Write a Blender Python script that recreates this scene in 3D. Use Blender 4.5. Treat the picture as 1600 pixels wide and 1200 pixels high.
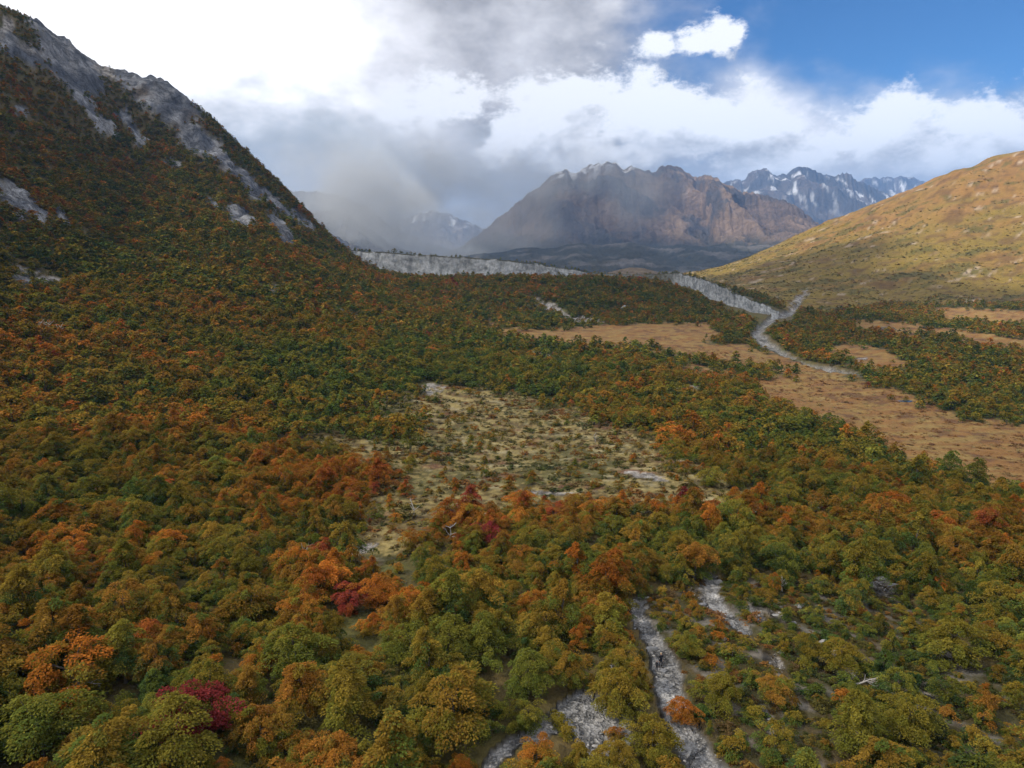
import bpy, bmesh, math, random
import numpy as np
from mathutils import Vector, Matrix, Euler

random.seed(7)
RNG = np.random.default_rng(7)
sc = bpy.context.scene
for o in list(bpy.data.objects):
    bpy.data.objects.remove(o, do_unlink=True)
COL = sc.collection
rad = math.radians

# ------------------------------------------------------------------ camera
FPX = 1081.0                      # focal length in pixels of the 1600 wide photograph
PITCH = math.atan(225.0 / FPX)    # camera looks this far down
cam_d = bpy.data.cameras.new('camera')
cam_d.sensor_width = 36.0
cam_d.lens = FPX / 1600.0 * 36.0
cam_d.clip_start = 0.5
cam_d.clip_end = 90000.0
cam = bpy.data.objects.new('camera', cam_d)
COL.objects.link(cam)
cam.rotation_euler = (math.pi / 2 - PITCH, 0, 0)
sc.camera = cam
CP, SP = math.cos(PITCH), math.sin(PITCH)


def PX(px, py, Y):
    """the place that lies Y metres ahead along the line through a photo point"""
    u, v = (px - 800) / FPX, (600 - py) / FPX
    t = Y / (CP + v * SP)
    return (u * t, Y, (v * CP - SP) * t)


def project(x, y, z):
    d = y * CP - z * SP
    d = np.where(d < 0.1, 0.1, d)
    return 800 + FPX * x / d, 600 - FPX * (y * SP + z * CP) / d


def AE(px, py):
    x, y, z = PX(px, py, 1.0)
    return math.atan2(x, y), math.atan2(z, math.hypot(x, y))


# ------------------------------------------------------------------ render settings
sc.render.engine = 'CYCLES'
cy = sc.cycles
cy.use_denoising = True
cy.use_adaptive_sampling = True
cy.adaptive_threshold = 0.02
cy.max_bounces = 5
cy.diffuse_bounces = 4
cy.glossy_bounces = 2
cy.transmission_bounces = 3
cy.volume_bounces = 0
cy.transparent_max_bounces = 8
cy.caustics_reflective = False
cy.caustics_refractive = False
cy.sample_clamp_indirect = 4.0
sc.view_settings.view_transform = 'Standard'
sc.view_settings.look = 'None'
sc.view_settings.gamma = 1.0
sc.view_settings.exposure = 1.3
sc.view_settings.use_curve_mapping = False

# ------------------------------------------------------------------ sun
SUN_AZ, SUN_EL = rad(-108), rad(44)
SUN_DIR = Vector((math.sin(SUN_AZ) * math.cos(SUN_EL), math.cos(SUN_AZ) * math.cos(SUN_EL), math.sin(SUN_EL)))
sun_d = bpy.data.lights.new('sun', 'SUN')
sun_d.energy = 2.3
sun_d.angle = rad(0.5)
sun_d.color = (1.0, 0.90, 0.76)
sun = bpy.data.objects.new('sun', sun_d)
COL.objects.link(sun)
sun.rotation_euler = SUN_DIR.to_track_quat('Z', 'Y').to_euler()


# ------------------------------------------------------------------ node helpers
class N:
    """a value in a node tree; arithmetic on it adds math nodes"""
    def __init__(s, nt, v):
        s.nt, s.v = nt, v

    def _m(s, op, *a, clamp=False):
        n = s.nt.nodes.new('ShaderNodeMath')
        n.operation = op
        n.use_clamp = clamp
        for i, x in enumerate(a):
            put(s.nt, x, n.inputs[i])
        return N(s.nt, n.outputs[0])

    def __add__(s, o): return s._m('ADD', s, o)
    def __radd__(s, o): return s._m('ADD', o, s)
    def __sub__(s, o): return s._m('SUBTRACT', s, o)
    def __rsub__(s, o): return s._m('SUBTRACT', o, s)
    def __mul__(s, o): return s._m('MULTIPLY', s, o)
    def __rmul__(s, o): return s._m('MULTIPLY', o, s)
    def __truediv__(s, o): return s._m('DIVIDE', s, o)
    def __neg__(s): return s._m('MULTIPLY', s, -1.0)
    def clamp(s): return s._m('ADD', s, 0.0, clamp=True)
    def max(s, o): return s._m('MAXIMUM', s, o)
    def min(s, o): return s._m('MINIMUM', s, o)
    def smin(s, o, k):
        return s._m('SMOOTH_MIN', s, o, k)
    def pow(s, o): return s._m('POWER', s, o)
    def smooth(s, a, b):
        n = s.nt.nodes.new('ShaderNodeMapRange')
        n.interpolation_type = 'SMOOTHSTEP'
        put(s.nt, s, n.inputs['Value'])
        n.inputs['From Min'].default_value = a
        n.inputs['From Max'].default_value = b
        return N(s.nt, n.outputs[0])
    def lin(s, a, b, c=0.0, d=1.0):
        n = s.nt.nodes.new('ShaderNodeMapRange')
        put(s.nt, s, n.inputs['Value'])
        n.inputs['From Min'].default_value = a
        n.inputs['From Max'].default_value = b
        n.inputs['To Min'].default_value = c
        n.inputs['To Max'].default_value = d
        return N(s.nt, n.outputs[0])


def put(nt, x, sock):
    if isinstance(x, N):
        x = x.v
    if isinstance(x, bpy.types.NodeSocket):
        nt.links.new(x, sock)
    else:
        try:
            sock.default_value = x
        except Exception:
            sock.default_value = tuple(x)[:3]


def vmath(nt, op, a, b=None, out=0):
    n = nt.nodes.new('ShaderNodeVectorMath')
    n.operation = op
    put(nt, a, n.inputs[0])
    if b is not None:
        if op == 'SCALE':
            put(nt, b, n.inputs['Scale'])
        else:
            put(nt, b, n.inputs[1])
    return N(nt, n.outputs[1] if op in ('LENGTH', 'DOT_PRODUCT', 'DISTANCE') else n.outputs[0])


def noise(nt, vec, scale, detail=4, rough=0.55, dist=0.0, color=False, lac=2.0):
    n = nt.nodes.new('ShaderNodeTexNoise')
    put(nt, vec, n.inputs['Vector'])
    n.inputs['Scale'].default_value = scale
    n.inputs['Detail'].default_value = detail
    n.inputs['Roughness'].default_value = rough
    n.inputs['Distortion'].default_value = dist
    n.inputs['Lacunarity'].default_value = lac
    return N(nt, n.outputs['Color' if color else 'Fac'])


def mixc(nt, f, a, b, mode='MIX'):
    n = nt.nodes.new('ShaderNodeMix')
    n.data_type = 'RGBA'
    n.blend_type = mode
    put(nt, f, n.inputs[0])
    put(nt, a if not isinstance(a, tuple) else (*a, 1.0), n.inputs[6])
    put(nt, b if not isinstance(b, tuple) else (*b, 1.0), n.inputs[7])
    return N(nt, n.outputs[2])


def scalec(nt, c, f):
    return vmath(nt, 'SCALE', c, f)


# ------------------------------------------------------------------ world: blue sky, veil, cumulus
world = bpy.data.worlds.new('World')
sc.world = world
world.use_nodes = True


def build_world():
    nt = world.node_tree
    nt.nodes.clear()
    out = nt.nodes.new('ShaderNodeOutputWorld')
    bg = nt.nodes.new('ShaderNodeBackground')
    nt.links.new(bg.outputs[0], out.inputs['Surface'])
    sky = nt.nodes.new('ShaderNodeTexSky')
    sky.sky_type = 'NISHITA'
    sky.sun_disc = False
    sky.sun_elevation = SUN_EL
    sky.sun_rotation = SUN_AZ
    sky.altitude = 1200
    sky.air_density = 1.0
    sky.dust_density = 0.3
    sky.ozone_density = 3.0
    tc = nt.nodes.new('ShaderNodeTexCoord')
    D = N(nt, tc.outputs['Generated'])
    sep = nt.nodes.new('ShaderNodeSeparateXYZ')
    put(nt, D, sep.inputs[0])
    x, y, z = (N(nt, sep.outputs[i]) for i in range(3))
    az = x._m('ARCTAN2', x, y)
    el = z._m('ARCSINE', z)
    com = nt.nodes.new('ShaderNodeCombineXYZ')
    put(nt, az, com.inputs[0]); put(nt, el, com.inputs[1])
    P2 = N(nt, com.outputs[0])
    Ds = vmath(nt, 'MULTIPLY', D, (1.0, 1.0, 1.7))
    blue = scalec(nt, mixc(nt, 1.0, N(nt, sky.outputs[0]), (0.34, 0.74, 1.10), 'MULTIPLY'), 0.043)

    # fields shared by the cloud decks
    n_low = noise(nt, Ds, 2.2, 3, 0.55, 0.6)
    n_mid = noise(nt, vmath(nt, 'ADD', Ds, (3.1, 1.7, 0.4)), 5.5, 5, 0.6, 0.0)

    def ell(p, c, r):
        return vmath(nt, 'LENGTH', vmath(nt, 'MULTIPLY', vmath(nt, 'SUBTRACT', p, (*c, 0)), (1 / r[0], 1 / r[1], 0)))

    # high veil: thin over the blue gap, thick elsewhere, streaky
    gap = ell(P2, AE(1440, -45), (0.38, 0.19))
    veil_d = gap.smooth(0.45, 1.25) * 1.05 + (n_low - 0.5) * 1.8 + (n_mid - 0.5) * 1.4
    veil_a = veil_d.smooth(0.02, 0.95)
    sunny = vmath(nt, 'DOT_PRODUCT', D, tuple(SUN_DIR)).lin(0.05, 0.95)
    white = ell(P2, AE(230, 40), (0.40, 0.26)).smooth(1.15, 0.35)
    streak = ell(P2, AE(725, 90), (0.16, 0.17)).smooth(1.15, 0.2)
    veil_b = (0.275 + (n_mid - 0.5) * 0.9 + (n_low - 0.5) * 0.7 + sunny * 0.55 + white * 0.30 - streak * 0.05).max(0.20)
    veil_b = veil_b.min(0.72)
    veil_c = scalec(nt, mixc(nt, veil_b.smooth(0.45, 0.9), (0.92, 0.92, 0.97), (1.0, 0.995, 0.985)), veil_b)
    colr = mixc(nt, veil_a, blue, veil_c)

    # dark rain bank low over the valley head
    bank = ell(P2, AE(575, 290), (0.25, 0.125)) + (n_mid - 0.5) * 1.6
    bank_a = bank.smooth(1.15, 0.45) * 0.90
    bank_b = 0.185 + (n_mid - 0.5) * 0.35 + el.smooth(0.0, 0.2) * 0.10
    colr = mixc(nt, bank_a, colr, scalec(nt, (0.96, 1.0, 1.0), bank_b))
    # cumulus: hand-set heaps plus a noise-driven row of them all round
    blobs = [(1010, 190, 215, 82), (880, 165, 92, 66), (1140, 205, 140, 58), (800, 215, 62, 52),
             (676, 158, 92, 56), (630, 178, 44, 30), (1136, 56, 42, 34), (1090, 62, 58, 26), (1035, 70, 44, 20),
             (1368, 208, 92, 54), (1548, 196, 92, 50), (1300, 225, 60, 30), (1460, 245, 130, 34), (1230, 250, 150, 34)]

    def heap(p, dvec, octs):
        nz = noise(nt, dvec, 9.0, octs, 0.70, 0.0)
        q = None
        for (bx, by, rx, ry) in blobs:
            a, e = AE(bx, by)
            w = 0.97 / FPX
            l = ell(p, (a, e), (rx * w, ry * w))
            q = l if q is None else q.smin(l, 0.18)
        generic = 0.75 + (el - 0.13)._m('ABSOLUTE', el - 0.13) * 6.0 + az._m('ABSOLUTE', az).smooth(0.9, 0.6) * 2.0
        q = q.min(generic)
        return (1.0 - q) * 0.95 + (nz - 0.5) * 3.1

    off = (-0.020, 0.030, 0)
    d0 = heap(P2, Ds, 7)
    d1 = heap(vmath(nt, 'ADD', P2, off), vmath(nt, 'ADD', Ds, (off[0], 0.0, off[1] * 1.7)), 4)
    cu_a = d0.smooth(-0.03, 0.42)
    lit = ((d0 - d1) * 0.75 + 0.62)
    low = el.smooth(AE(0, 268)[1], AE(0, 175)[1])
    cu_b = (lit.clamp() * 0.36 + 0.17 + low * 0.10).min(0.51)
    cu_c = scalec(nt, mixc(nt, cu_b.smooth(0.5, 0.9), (0.93, 0.95, 1.0), (1.0, 0.99, 0.975)), cu_b)
    colr = mixc(nt, cu_a, colr, cu_c)

    # grey base everywhere near the horizon
    base_a = el.smooth(0.14, 0.02) * 0.75
    colr = mixc(nt, base_a, colr, scalec(nt, (0.97, 0.98, 1.0), 0.27 + (n_mid - 0.5) * 0.4))
    nt.links.new(colr.v, bg.inputs['Color'])
    bg.inputs['Strength'].default_value = 1.0
    world.cycles.sampling_method = 'MANUAL'
    world.cycles.sample_map_resolution = 512


build_world()

# ------------------------------------------------------------------ numeric noise
def _hash(ix, iy, seed):
    h = (ix * 374761393 + iy * 668265263 + seed * 974634533) & 0xFFFFFFFF
    h = ((h ^ (h >> 13)) * 1274126177) & 0xFFFFFFFF
    return ((h ^ (h >> 16)) & 0xFFFF) / 65535.0


def perlin(x, y, seed=0):
    x = np.asarray(x, float); y = np.asarray(y, float)
    ix = np.floor(x).astype(np.int64); iy = np.floor(y).astype(np.int64)
    fx, fy = x - ix, y - iy
    ux = fx * fx * fx * (fx * (fx * 6 - 15) + 10)
    uy = fy * fy * fy * (fy * (fy * 6 - 15) + 10)
    def g(dx, dy):
        a = _hash(ix + dx, iy + dy, seed) * 2 * np.pi
        return np.cos(a) * (fx - dx) + np.sin(a) * (fy - dy)
    a = g(0, 0) * (1 - ux) + g(1, 0) * ux
    b = g(0, 1) * (1 - ux) + g(1, 1) * ux
    return (a * (1 - uy) + b * uy) * 1.5


def fbm(x, y, octaves=4, seed=0, gain=0.5):
    s, a, f, t = 0.0, 1.0, 1.0, 0.0
    for i in range(octaves):
        s = s + a * perlin(np.asarray(x) * f + 17.3 * i, np.asarray(y) * f - 9.1 * i, seed + i)
        t += a; a *= gain; f *= 2.03
    return s / t


def ridged(x, y, octaves=4, seed=0, gain=0.5):
    s, a, f, t = 0.0, 1.0, 1.0, 0.0
    w = 1.0
    for i in range(octaves):
        r = 1 - np.abs(perlin(np.asarray(x) * f + 5.3 * i, np.asarray(y) * f + 3.7 * i, seed + i))
        r = r * r * w
        s = s + a * r
        w = np.clip(r * 1.6, 0, 1)
        t += a; a *= gain; f *= 2.05
    return s / t


def sstep(a, b, x):
    t = np.clip((x - a) / (b - a), 0, 1)
    return t * t * (3 - 2 * t)


# ------------------------------------------------------------------ terrain: heights through known places
ctrl = []


def cp(px, py, Y):
    x, y, z = PX(px, py, Y)
    r = math.hypot(x, y)
    ctrl.append((math.atan2(x, y), math.log(r), z / r))


def cw(deg, r, z):
    ctrl.append((rad(deg), math.log(r), z / r))


for a in [  # left column of the view, climbing the mountain
    (0, 1150, 54), (0, 1000, 68), (0, 900, 86), (0, 750, 128), (0, 600, 190), (0, 450, 285), (0, 300, 400), (0, 150, 530), (0, 3, 680),
    (200, 1150, 55), (200, 1000, 72), (200, 850, 104), (200, 720, 148), (200, 600, 215), (200, 480, 315), (200, 380, 440), (200, 270, 590), (200, 170, 740), (200, 99, 850),
    (400, 1150, 56), (400, 1000, 75), (400, 850, 107), (400, 750, 145), (400, 650, 205), (400, 550, 290), (400, 450, 405), (400, 380, 520), (400, 310, 665), (400, 247, 830),
    (60, 38, 715), (85, 44, 735), (105, 64, 750), (135, 86, 770), (160, 98, 800), (215, 97, 845), (250, 110, 865), (275, 138, 880), (300, 166, 890), (350, 206, 870), (450, 303, 865), (490, 347, 870),
    (500, 480, 430), (500, 420, 560), (500, 380, 720),
    (600, 1150, 57), (600, 1000, 75), (600, 870, 103), (600, 780, 139), (600, 690, 190), (600, 610, 265), (600, 540, 365), (600, 480, 520), (600, 440, 690),
    (545, 402, 790),
    (800, 1150, 57), (800, 1000, 75), (800, 850, 106), (800, 780, 140), (800, 700, 193), (800, 620, 275), (800, 560, 380), (800, 520, 520), (800, 500, 600), (800, 470, 680), (800, 437, 800),
    (700, 437, 770), (700, 470, 650), (700, 505, 520), (700, 540, 420),
    (1000, 1150, 57.5), (1000, 1000, 76), (1000, 850, 108), (1000, 760, 148), (1000, 680, 215), (1000, 600, 318), (1000, 540, 462), (1000, 515, 560), (1000, 502, 625), (1000, 475, 700), (1000, 440, 830),
    (900, 515, 560), (900, 500, 635), (900, 470, 700), (900, 437, 820),
    (1100, 462, 790), (1100, 495, 660), (1100, 510, 590),
    (1200, 1150, 58), (1200, 1000, 77), (1200, 850, 110), (1200, 760, 150), (1200, 680, 218), (1200, 600, 345), (1200, 545, 490), (1195, 512, 600), (1220, 490, 690),
    (1350, 1150, 58.5), (1350, 1000, 79), (1350, 850, 112), (1350, 750, 162), (1350, 660, 262), (1350, 590, 372), (1350, 530, 540), (1350, 490, 740),
    (1500, 1150, 60), (1500, 1000, 80), (1500, 850, 112), (1500, 760, 160), (1500, 700, 219), (1500, 620, 320), (1500, 560, 438), (1500, 520, 560), (1500, 485, 740),
    (1600, 1150, 60), (1600, 950, 88), (1600, 760, 162), (1600, 650, 285), (1600, 540, 500), (1600, 485, 730),
    # right-hand hillside
    (1500, 450, 900), (1500, 400, 1030), (1500, 340, 1200), (1500, 290, 1350), (1500, 263, 1480),
    (1600, 450, 880), (1600, 380, 1040), (1600, 300, 1250), (1600, 245, 1420), (1600, 231, 1490),
    (1400, 460, 900), (1400, 400, 1080), (1400, 340, 1310), (1400, 303, 1520),
    (1300, 465, 900), (1300, 420, 1070), (1300, 370, 1340), (1300, 341, 1560),
    (1200, 450, 1000), (1200, 410, 1280), (1200, 388, 1600),
    (1120, 440, 1150), (1100, 426, 1580), (1060, 430, 1400)]:
    cp(*a)
for a in [  # behind the crests and outside the view
    (-40, 1050, 250), (-35, 1150, 190), (-31, 1180, 110), (-22, 1150, 10), (-15, 1120, -70), (-12.5, 1050, -80),
    (-8, 1050, -90), (-2, 1050, -100), (5, 1050, -100), (9, 1100, -100), (13, 1900, -100), (0, 2000, -115), (-8, 2000, -115),
    (20, 1950, -40), (27, 1950, 60), (36, 2100, 190),
    (-50, 60, -40), (-50, 120, -34), (-50, 250, 2), (-50, 420, 100), (-50, 620, 245), (-50, 850, 400), (-50, 1100, 500), (-50, 1500, 520),
    (-70, 60, -38), (-70, 120, -30), (-70, 250, 20), (-70, 420, 115), (-70, 620, 250), (-70, 850, 430), (-70, 1100, 570), (-70, 1500, 620),
    (-100, 60, -36), (-100, 150, -22), (-100, 300, 40), (-100, 600, 230), (-100, 1000, 480), (-100, 1500, 560),
    (-150, 60, -36), (-150, 200, -25), (-150, 600, 60), (-150, 1500, 150),
    (50, 60, -47), (50, 120, -52), (50, 250, -66), (50, 500, -76), (50, 800, -74), (50, 1100, 50), (50, 1500, 220), (50, 2000, 330),
    (75, 60, -46), (75, 150, -54), (75, 350, -72), (75, 700, -60), (75, 1100, 70), (75, 1600, 230),
    (110, 60, -44), (110, 200, -52), (110, 600, -50), (110, 1200, 80),
    (160, 60, -42), (160, 200, -44), (160, 600, -35), (160, 1500, 60),
    (0, 30, -46), (-30, 30, -45), (30, 30, -46), (-90, 30, -42), (90, 30, -46), (180, 30, -42), (-40, 38, -44), (40, 38, -46.5)]:
    cw(*a)
CT = np.array(ctrl)
TH_W = 1.15      # weight of bearing against log distance


def _tps_fit():
    X = np.stack([CT[:, 0] * TH_W * 1.6, CT[:, 1]], 1)
    n = len(X)
    d2 = ((X[:, None] - X[None]) ** 2).sum(-1)
    K = 0.5 * d2 * np.log(d2 + 1e-9) + np.eye(n) * 2e-5
    P = np.hstack([np.ones((n, 1)), X])
    A = np.zeros((n + 3, n + 3))
    A[:n, :n] = K; A[:n, n:] = P; A[n:, :n] = P.T
    b = np.zeros(n + 3); b[:n] = CT[:, 2]
    return X, np.linalg.solve(A, b)


TX, TW = _tps_fit()


def tps(th, lr):
    th = np.asarray(th).ravel(); lr = np.asarray(lr).ravel()
    out = np.empty(len(th))
    for i in range(0, len(th), 40000):
        q = np.stack([th[i:i + 40000] * TH_W * 1.6, lr[i:i + 40000]], 1)
        d2 = ((q[:, None] - TX[None]) ** 2).sum(-1)
        out[i:i + 40000] = (0.5 * d2 * np.log(d2 + 1e-9)) @ TW[:-3] + TW[-3] + q @ TW[-2:]
    return out


# coarse lattice of the spline, then smooth lookup
LT_TH = np.linspace(-math.pi, math.pi, 361)
LT_LR = np.linspace(math.log(24), math.log(3200), 200)
_a, _b = np.meshgrid(LT_TH, LT_LR, indexing='ij')
LT = tps(_a, _b).reshape(_a.shape)


def _bil(T, th, lr, A, B):
    i = np.clip((th - A[0]) / (A[1] - A[0]), 0, len(A) - 1.001)
    j = np.clip((lr - B[0]) / (B[1] - B[0]), 0, len(B) - 1.001)
    i0 = i.astype(int); j0 = j.astype(int)
    fi, fj = i - i0, j - j0
    return (T[i0, j0] * (1 - fi) * (1 - fj) + T[i0 + 1, j0] * fi * (1 - fj) + T[i0, j0 + 1] * (1 - fi) * fj + T[i0 + 1, j0 + 1] * fi * fj)


FLOOR = -118.0


def base_height(x, y):
    x = np.asarray(x, float); y = np.asarray(y, float)
    r = np.maximum(np.hypot(x, y), 1.0)
    th = np.arctan2(x, y)
    z = _bil(LT, th, np.log(np.maximum(r, 24.1)), LT_TH, LT_LR) * np.maximum(r, 24.1)
    # seam behind the camera
    back = sstep(rad(140), rad(178), np.abs(th))
    z = z * (1 - back) + (-40 + 0.05 * r) * back
    far = sstep(1900, 3000, r)
    z = z * (1 - far) + (FLOOR + 10 * fbm(x / 900, y / 900, 3, 5)) * far
    return z


def in_poly(px, py, poly):
    px = np.asarray(px); py = np.asarray(py)
    ins = np.zeros(px.shape, bool)
    n = len(poly)
    for i in range(n):
        x0, y0 = poly[i]; x1, y1 = poly[(i + 1) % n]
        c = ((y0 > py) != (y1 > py))
        xi = (x1 - x0) * (py - y0) / ((y1 - y0) if y1 != y0 else 1e-9) + x0
        ins ^= c & (px < xi)
    return ins


def line_dist(px, py, pts):
    px = np.asarray(px, float); py = np.asarray(py, float)
    d = np.full(px.shape, 1e9)
    for (x0, y0), (x1, y1) in zip(pts[:-1], pts[1:]):
        dx, dy = x1 - x0, y1 - y0
        t = np.clip(((px - x0) * dx + (py - y0) * dy) / (dx * dx + dy * dy + 1e-9), 0, 1)
        d = np.minimum(d, np.hypot(px - x0 - t * dx, py - y0 - t * dy))
    return d


# ---- ground cover regions, drawn on the map of the valley (their corners given as seen in the photograph)
CLEARING = [(560, 640), (690, 600), (800, 610), (890, 638), (1020, 685), (1120, 735), (1230, 785), (1180, 815), (1080, 812), (1000, 800), (930, 808), (860, 800),
            (740, 812), (640, 808), (540, 785), (620, 750), (580, 728), (430, 705), (440, 690), (520, 683), (640, 690), (690, 660), (600, 655)]
CLEAR2 = [(470, 885), (545, 815), (600, 800), (680, 808), (735, 825), (650, 858), (610, 885), (540, 892)]
MEADOWS = [
    [(1140, 592), (1230, 588), (1300, 583), (1400, 610), (1490, 648), (1640, 668), (1640, 785), (1520, 766), (1440, 744), (1370, 706), (1310, 676), (1220, 640)],
    [(720, 497), (830, 515), (990, 504), (1105, 504), (1140, 530), (1010, 545), (880, 545), (790, 530)],
    [(970, 538), (1150, 536), (1225, 558), (1300, 582), (1250, 588), (1180, 576), (1080, 564)],
    [(1000, 560), (1080, 567), (1160, 588), (1130, 596), (1030, 580)],
    [(1270, 548), (1330, 533), (1395, 550), (1445, 586), (1370, 584)],
    [(1325, 500), (1420, 504), (1640, 534), (1640, 558), (1450, 528), (1340, 519)],
    [(1430, 478), (1640, 486), (1640, 514), (1490, 505)]]
RHILL = [(1040, 434), (1100, 440), (1180, 462), (1230, 484), (1300, 492), (1380, 478), (1450, 476), (1700, 480), (1700, 100), (1400, 250), (1060, 380)]
SCRUB = [(985, 955), (1060, 905), (1110, 898), (1250, 905), (1380, 900), (1430, 940), (1480, 1010), (1640, 1090), (1640, 1230), (1120, 1230), (1060, 1060)]
TRACKS = [([(1112, 1215), (1085, 1170), (1058, 1120), (1046, 1075), (1040, 1040), (1022, 1000), (1000, 965), (992, 945)], (30, 25, 21, 24, 22, 13, 11, 10)),
          ([(760, 1215), (775, 1180), (800, 1163), (845, 1142), (880, 1120)], (12, 12, 11, 14, 16)),
          ([(1110, 910), (1112, 935), (1140, 965), (1165, 985)], (14, 12, 10, 8))]
GRAVELS = [[(868, 1098), (905, 1075), (940, 1090), (985, 1120), (990, 1150), (968, 1215), (910, 1215), (915, 1170), (880, 1135)],
           [(945, 1030), (958, 1025), (958, 1068), (948, 1072)],
           [(985, 938), (1012, 935), (1005, 975), (990, 980)]]
NO_TREES = [[(1045, 424), (1100, 436), (1160, 460), (1222, 485), (1240, 506), (1190, 508), (1140, 488), (1090, 462), (1050, 448)]]
RIVER_W = (2, 4, 2, 3, 7.5, 7.5, 4.5, 5, 5, 1.5)
RIVER = [(1345, 585), (1300, 577), (1262, 569), (1226, 552), (1196, 535), (1182, 522), (1192, 508), (1212, 494), (1236, 488), (1252, 470)]
ROCKS = [(112, 101, 66, 32, 50), (30, 77, 50, 14, 30), (240, 134, 88, 34, 40), (311, 221, 40, 22, 30), (161, 195, 30, 9, 40), (204, 199, 38, 8, 55),
         (131, 161, 24, 8, 40), (390, 290, 34, 11, 55), (440, 360, 32, 12, 55), (376, 340, 30, 13, 35), (25, 312, 62, 16, 36), (33, 174, 12, 8, 20),
         (348, 252, 40, 10, 45), (430, 318, 40, 8, 45), (474, 346, 26, 8, 45), (330, 318, 14, 5, 40), (272, 256, 14, 5, 20), (265, 185, 24, 9, 45), (90, 60, 60, 10, 35),
         (40, 440, 20, 7, 20), (100, 345, 16, 7, 40)]
SCREE = [(160, 106, 26, 10, 40), (8, 45, 14, 22, 20), (428, 450, 16, 5, 15), (545, 490, 22, 4, 15), (60, 430, 40, 6, 20), (850, 556, 26, 5, 15), (886, 565, 20, 4, 15),
         (870, 486, 40, 7, 28), (908, 500, 34, 4, 8), (1055, 605, 12, 5, 5), (1085, 610, 18, 4, 10), (670, 606, 26, 7, 5), (1290, 795, 34, 5, 0), (1375, 918, 26, 14, 25),
         (1250, 465, 22, 5, -40), (1165, 800, 20, 5, 8), (1590, 648, 14, 4, 0), (1320, 1052, 26, 10, 30), (1215, 1040, 12, 22, -25), (1195, 1125, 10, 30, -30),
         (1290, 1010, 24, 5, 40), (1180, 960, 26, 7, 35), (1450, 1085, 20, 4, 25), (745, 805, 30, 4, 3), (850, 770, 50, 4, 5), (1010, 745, 40, 5, 8), (560, 862, 34, 10, -10),
         (700, 822, 26, 5, 3), (1215, 962, 14, 6, 30), (1100, 930, 30, 12, 20), (1345, 560, 10, 3, 0), (985, 800, 24, 4, 0)]


def ellmask(px, py, E, soft=0.5):
    m = np.zeros(np.shape(px))
    for (cx, cy_, a, b, ang) in E:
        c, s = math.cos(rad(ang)), math.sin(rad(ang))
        dx, dy = px - cx, py - cy_
        q = np.hypot((dx * c + dy * s) / a, (-dx * s + dy * c) / b)
        m = np.maximum(m, sstep(1 + soft, 1 - soft, q))
    return m


def track_mask(px, py):
    m = np.zeros(np.shape(px))
    for pts, ws in TRACKS:
        for k in range(len(pts) - 1):
            (x0, y0), (x1, y1) = pts[k], pts[k + 1]
            dx, dy = x1 - x0, y1 - y0
            t = np.clip(((px - x0) * dx + (py - y0) * dy) / (dx * dx + dy * dy), 0, 1)
            d = np.hypot(px - x0 - t * dx, (py - y0 - t * dy))
            w = ws[k] * (1 - t) + ws[k + 1] * t
            m = np.maximum(m, sstep(1.15, 0.75, d / w))
    for g in GRAVELS:
        m = np.maximum(m, in_poly(px, py, g).astype(float))
    return m


def zones(x, y, z, jit=None):
    """cover masks at places on the ground"""
    px, py = project(x, y, z)
    r = np.hypot(x, y)
    front = (y > 5) & (px > -500) & (px < 2100)
    s = FPX / np.maximum(r, 20)
    wx = fbm(x / 14, y / 14, 4, 31) * 11 * np.minimum(s, 2.2) + fbm(x / 3, y / 3, 3, 33) * 1.2 * np.minimum(s, 12)
    wy = fbm(x / 14, y / 14, 4, 41) * 5 * np.minimum(s, 2.2) + fbm(x / 3, y / 3, 3, 43) * 0.9 * np.minimum(s, 12)
    qx, qy = px + wx, py + wy
    if jit is not None:
        qx, qy = qx + jit[0], qy + jit[1]
    Z = {}
    f = front.astype(float)
    Z['clear'] = (in_poly(qx, qy, CLEARING) | in_poly(qx, qy, CLEAR2)) * f
    m = np.zeros(len(px), bool)
    for p in MEADOWS:
        m |= in_poly(qx, qy, p)
    Z['meadow'] = m * f * (r < 1000)
    Z['rhill'] = np.maximum(in_poly(qx, qy, RHILL) * f * (r > 780), ((x > 500) & (z > -60) & (r > 800)).astype(float))
    Z['scrub'] = in_poly(qx, qy, SCRUB) * f * (r < 170)
    sx, sy = px + fbm(x / 2.2, y / 2.2, 4, 51) * 9, py + fbm(x / 2.2, y / 2.2, 4, 53) * 8
    Z['track'] = track_mask(sx, sy) * f * (r < 150)
    rv = np.zeros(len(px)); bank = np.zeros(len(px), bool)
    for k in range(len(RIVER) - 1):
        (x0, y0), (x1, y1) = RIVER[k], RIVER[k + 1]
        t = np.clip(((px - x0) * (x1 - x0) + (py - y0) * (y1 - y0)) / ((x1 - x0) ** 2 + (y1 - y0) ** 2), 0, 1)
        w_ = RIVER_W[k] * (1 - t) + RIVER_W[k + 1] * t
        dd = np.hypot(px + 0.35 * wx - x0 - t * (x1 - x0), py + 0.35 * wy - y0 - t * (y1 - y0))
        rv = np.maximum(rv, sstep(1.25, 0.7, dd / w_ + 0.45 * fbm(x / 9, y / 22, 3, 67)))
        bank |= np.minimum(dd, np.hypot(px - x0 - t * (x1 - x0), py - 7 - y0 - t * (y1 - y0))) < w_ + 3
    Z['river'] = rv * f * (r > 300)
    for p in NO_TREES:
        bank |= in_poly(px, py, p)
    Z['bank'] = bank * f * (r > 300)
    gx, gy = px + fbm(x / 9, y / 9, 4, 61) * np.minimum(40 * s / 2, 14), py + fbm(x / 9, y / 9, 4, 63) * np.minimum(30 * s / 2, 10)
    Z['rock'] = ellmask(gx, gy, ROCKS) * f * (x < 0)
    Z['scree'] = ellmask(gx, gy, SCREE, 0.6) * f
    return px, py, Z


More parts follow.
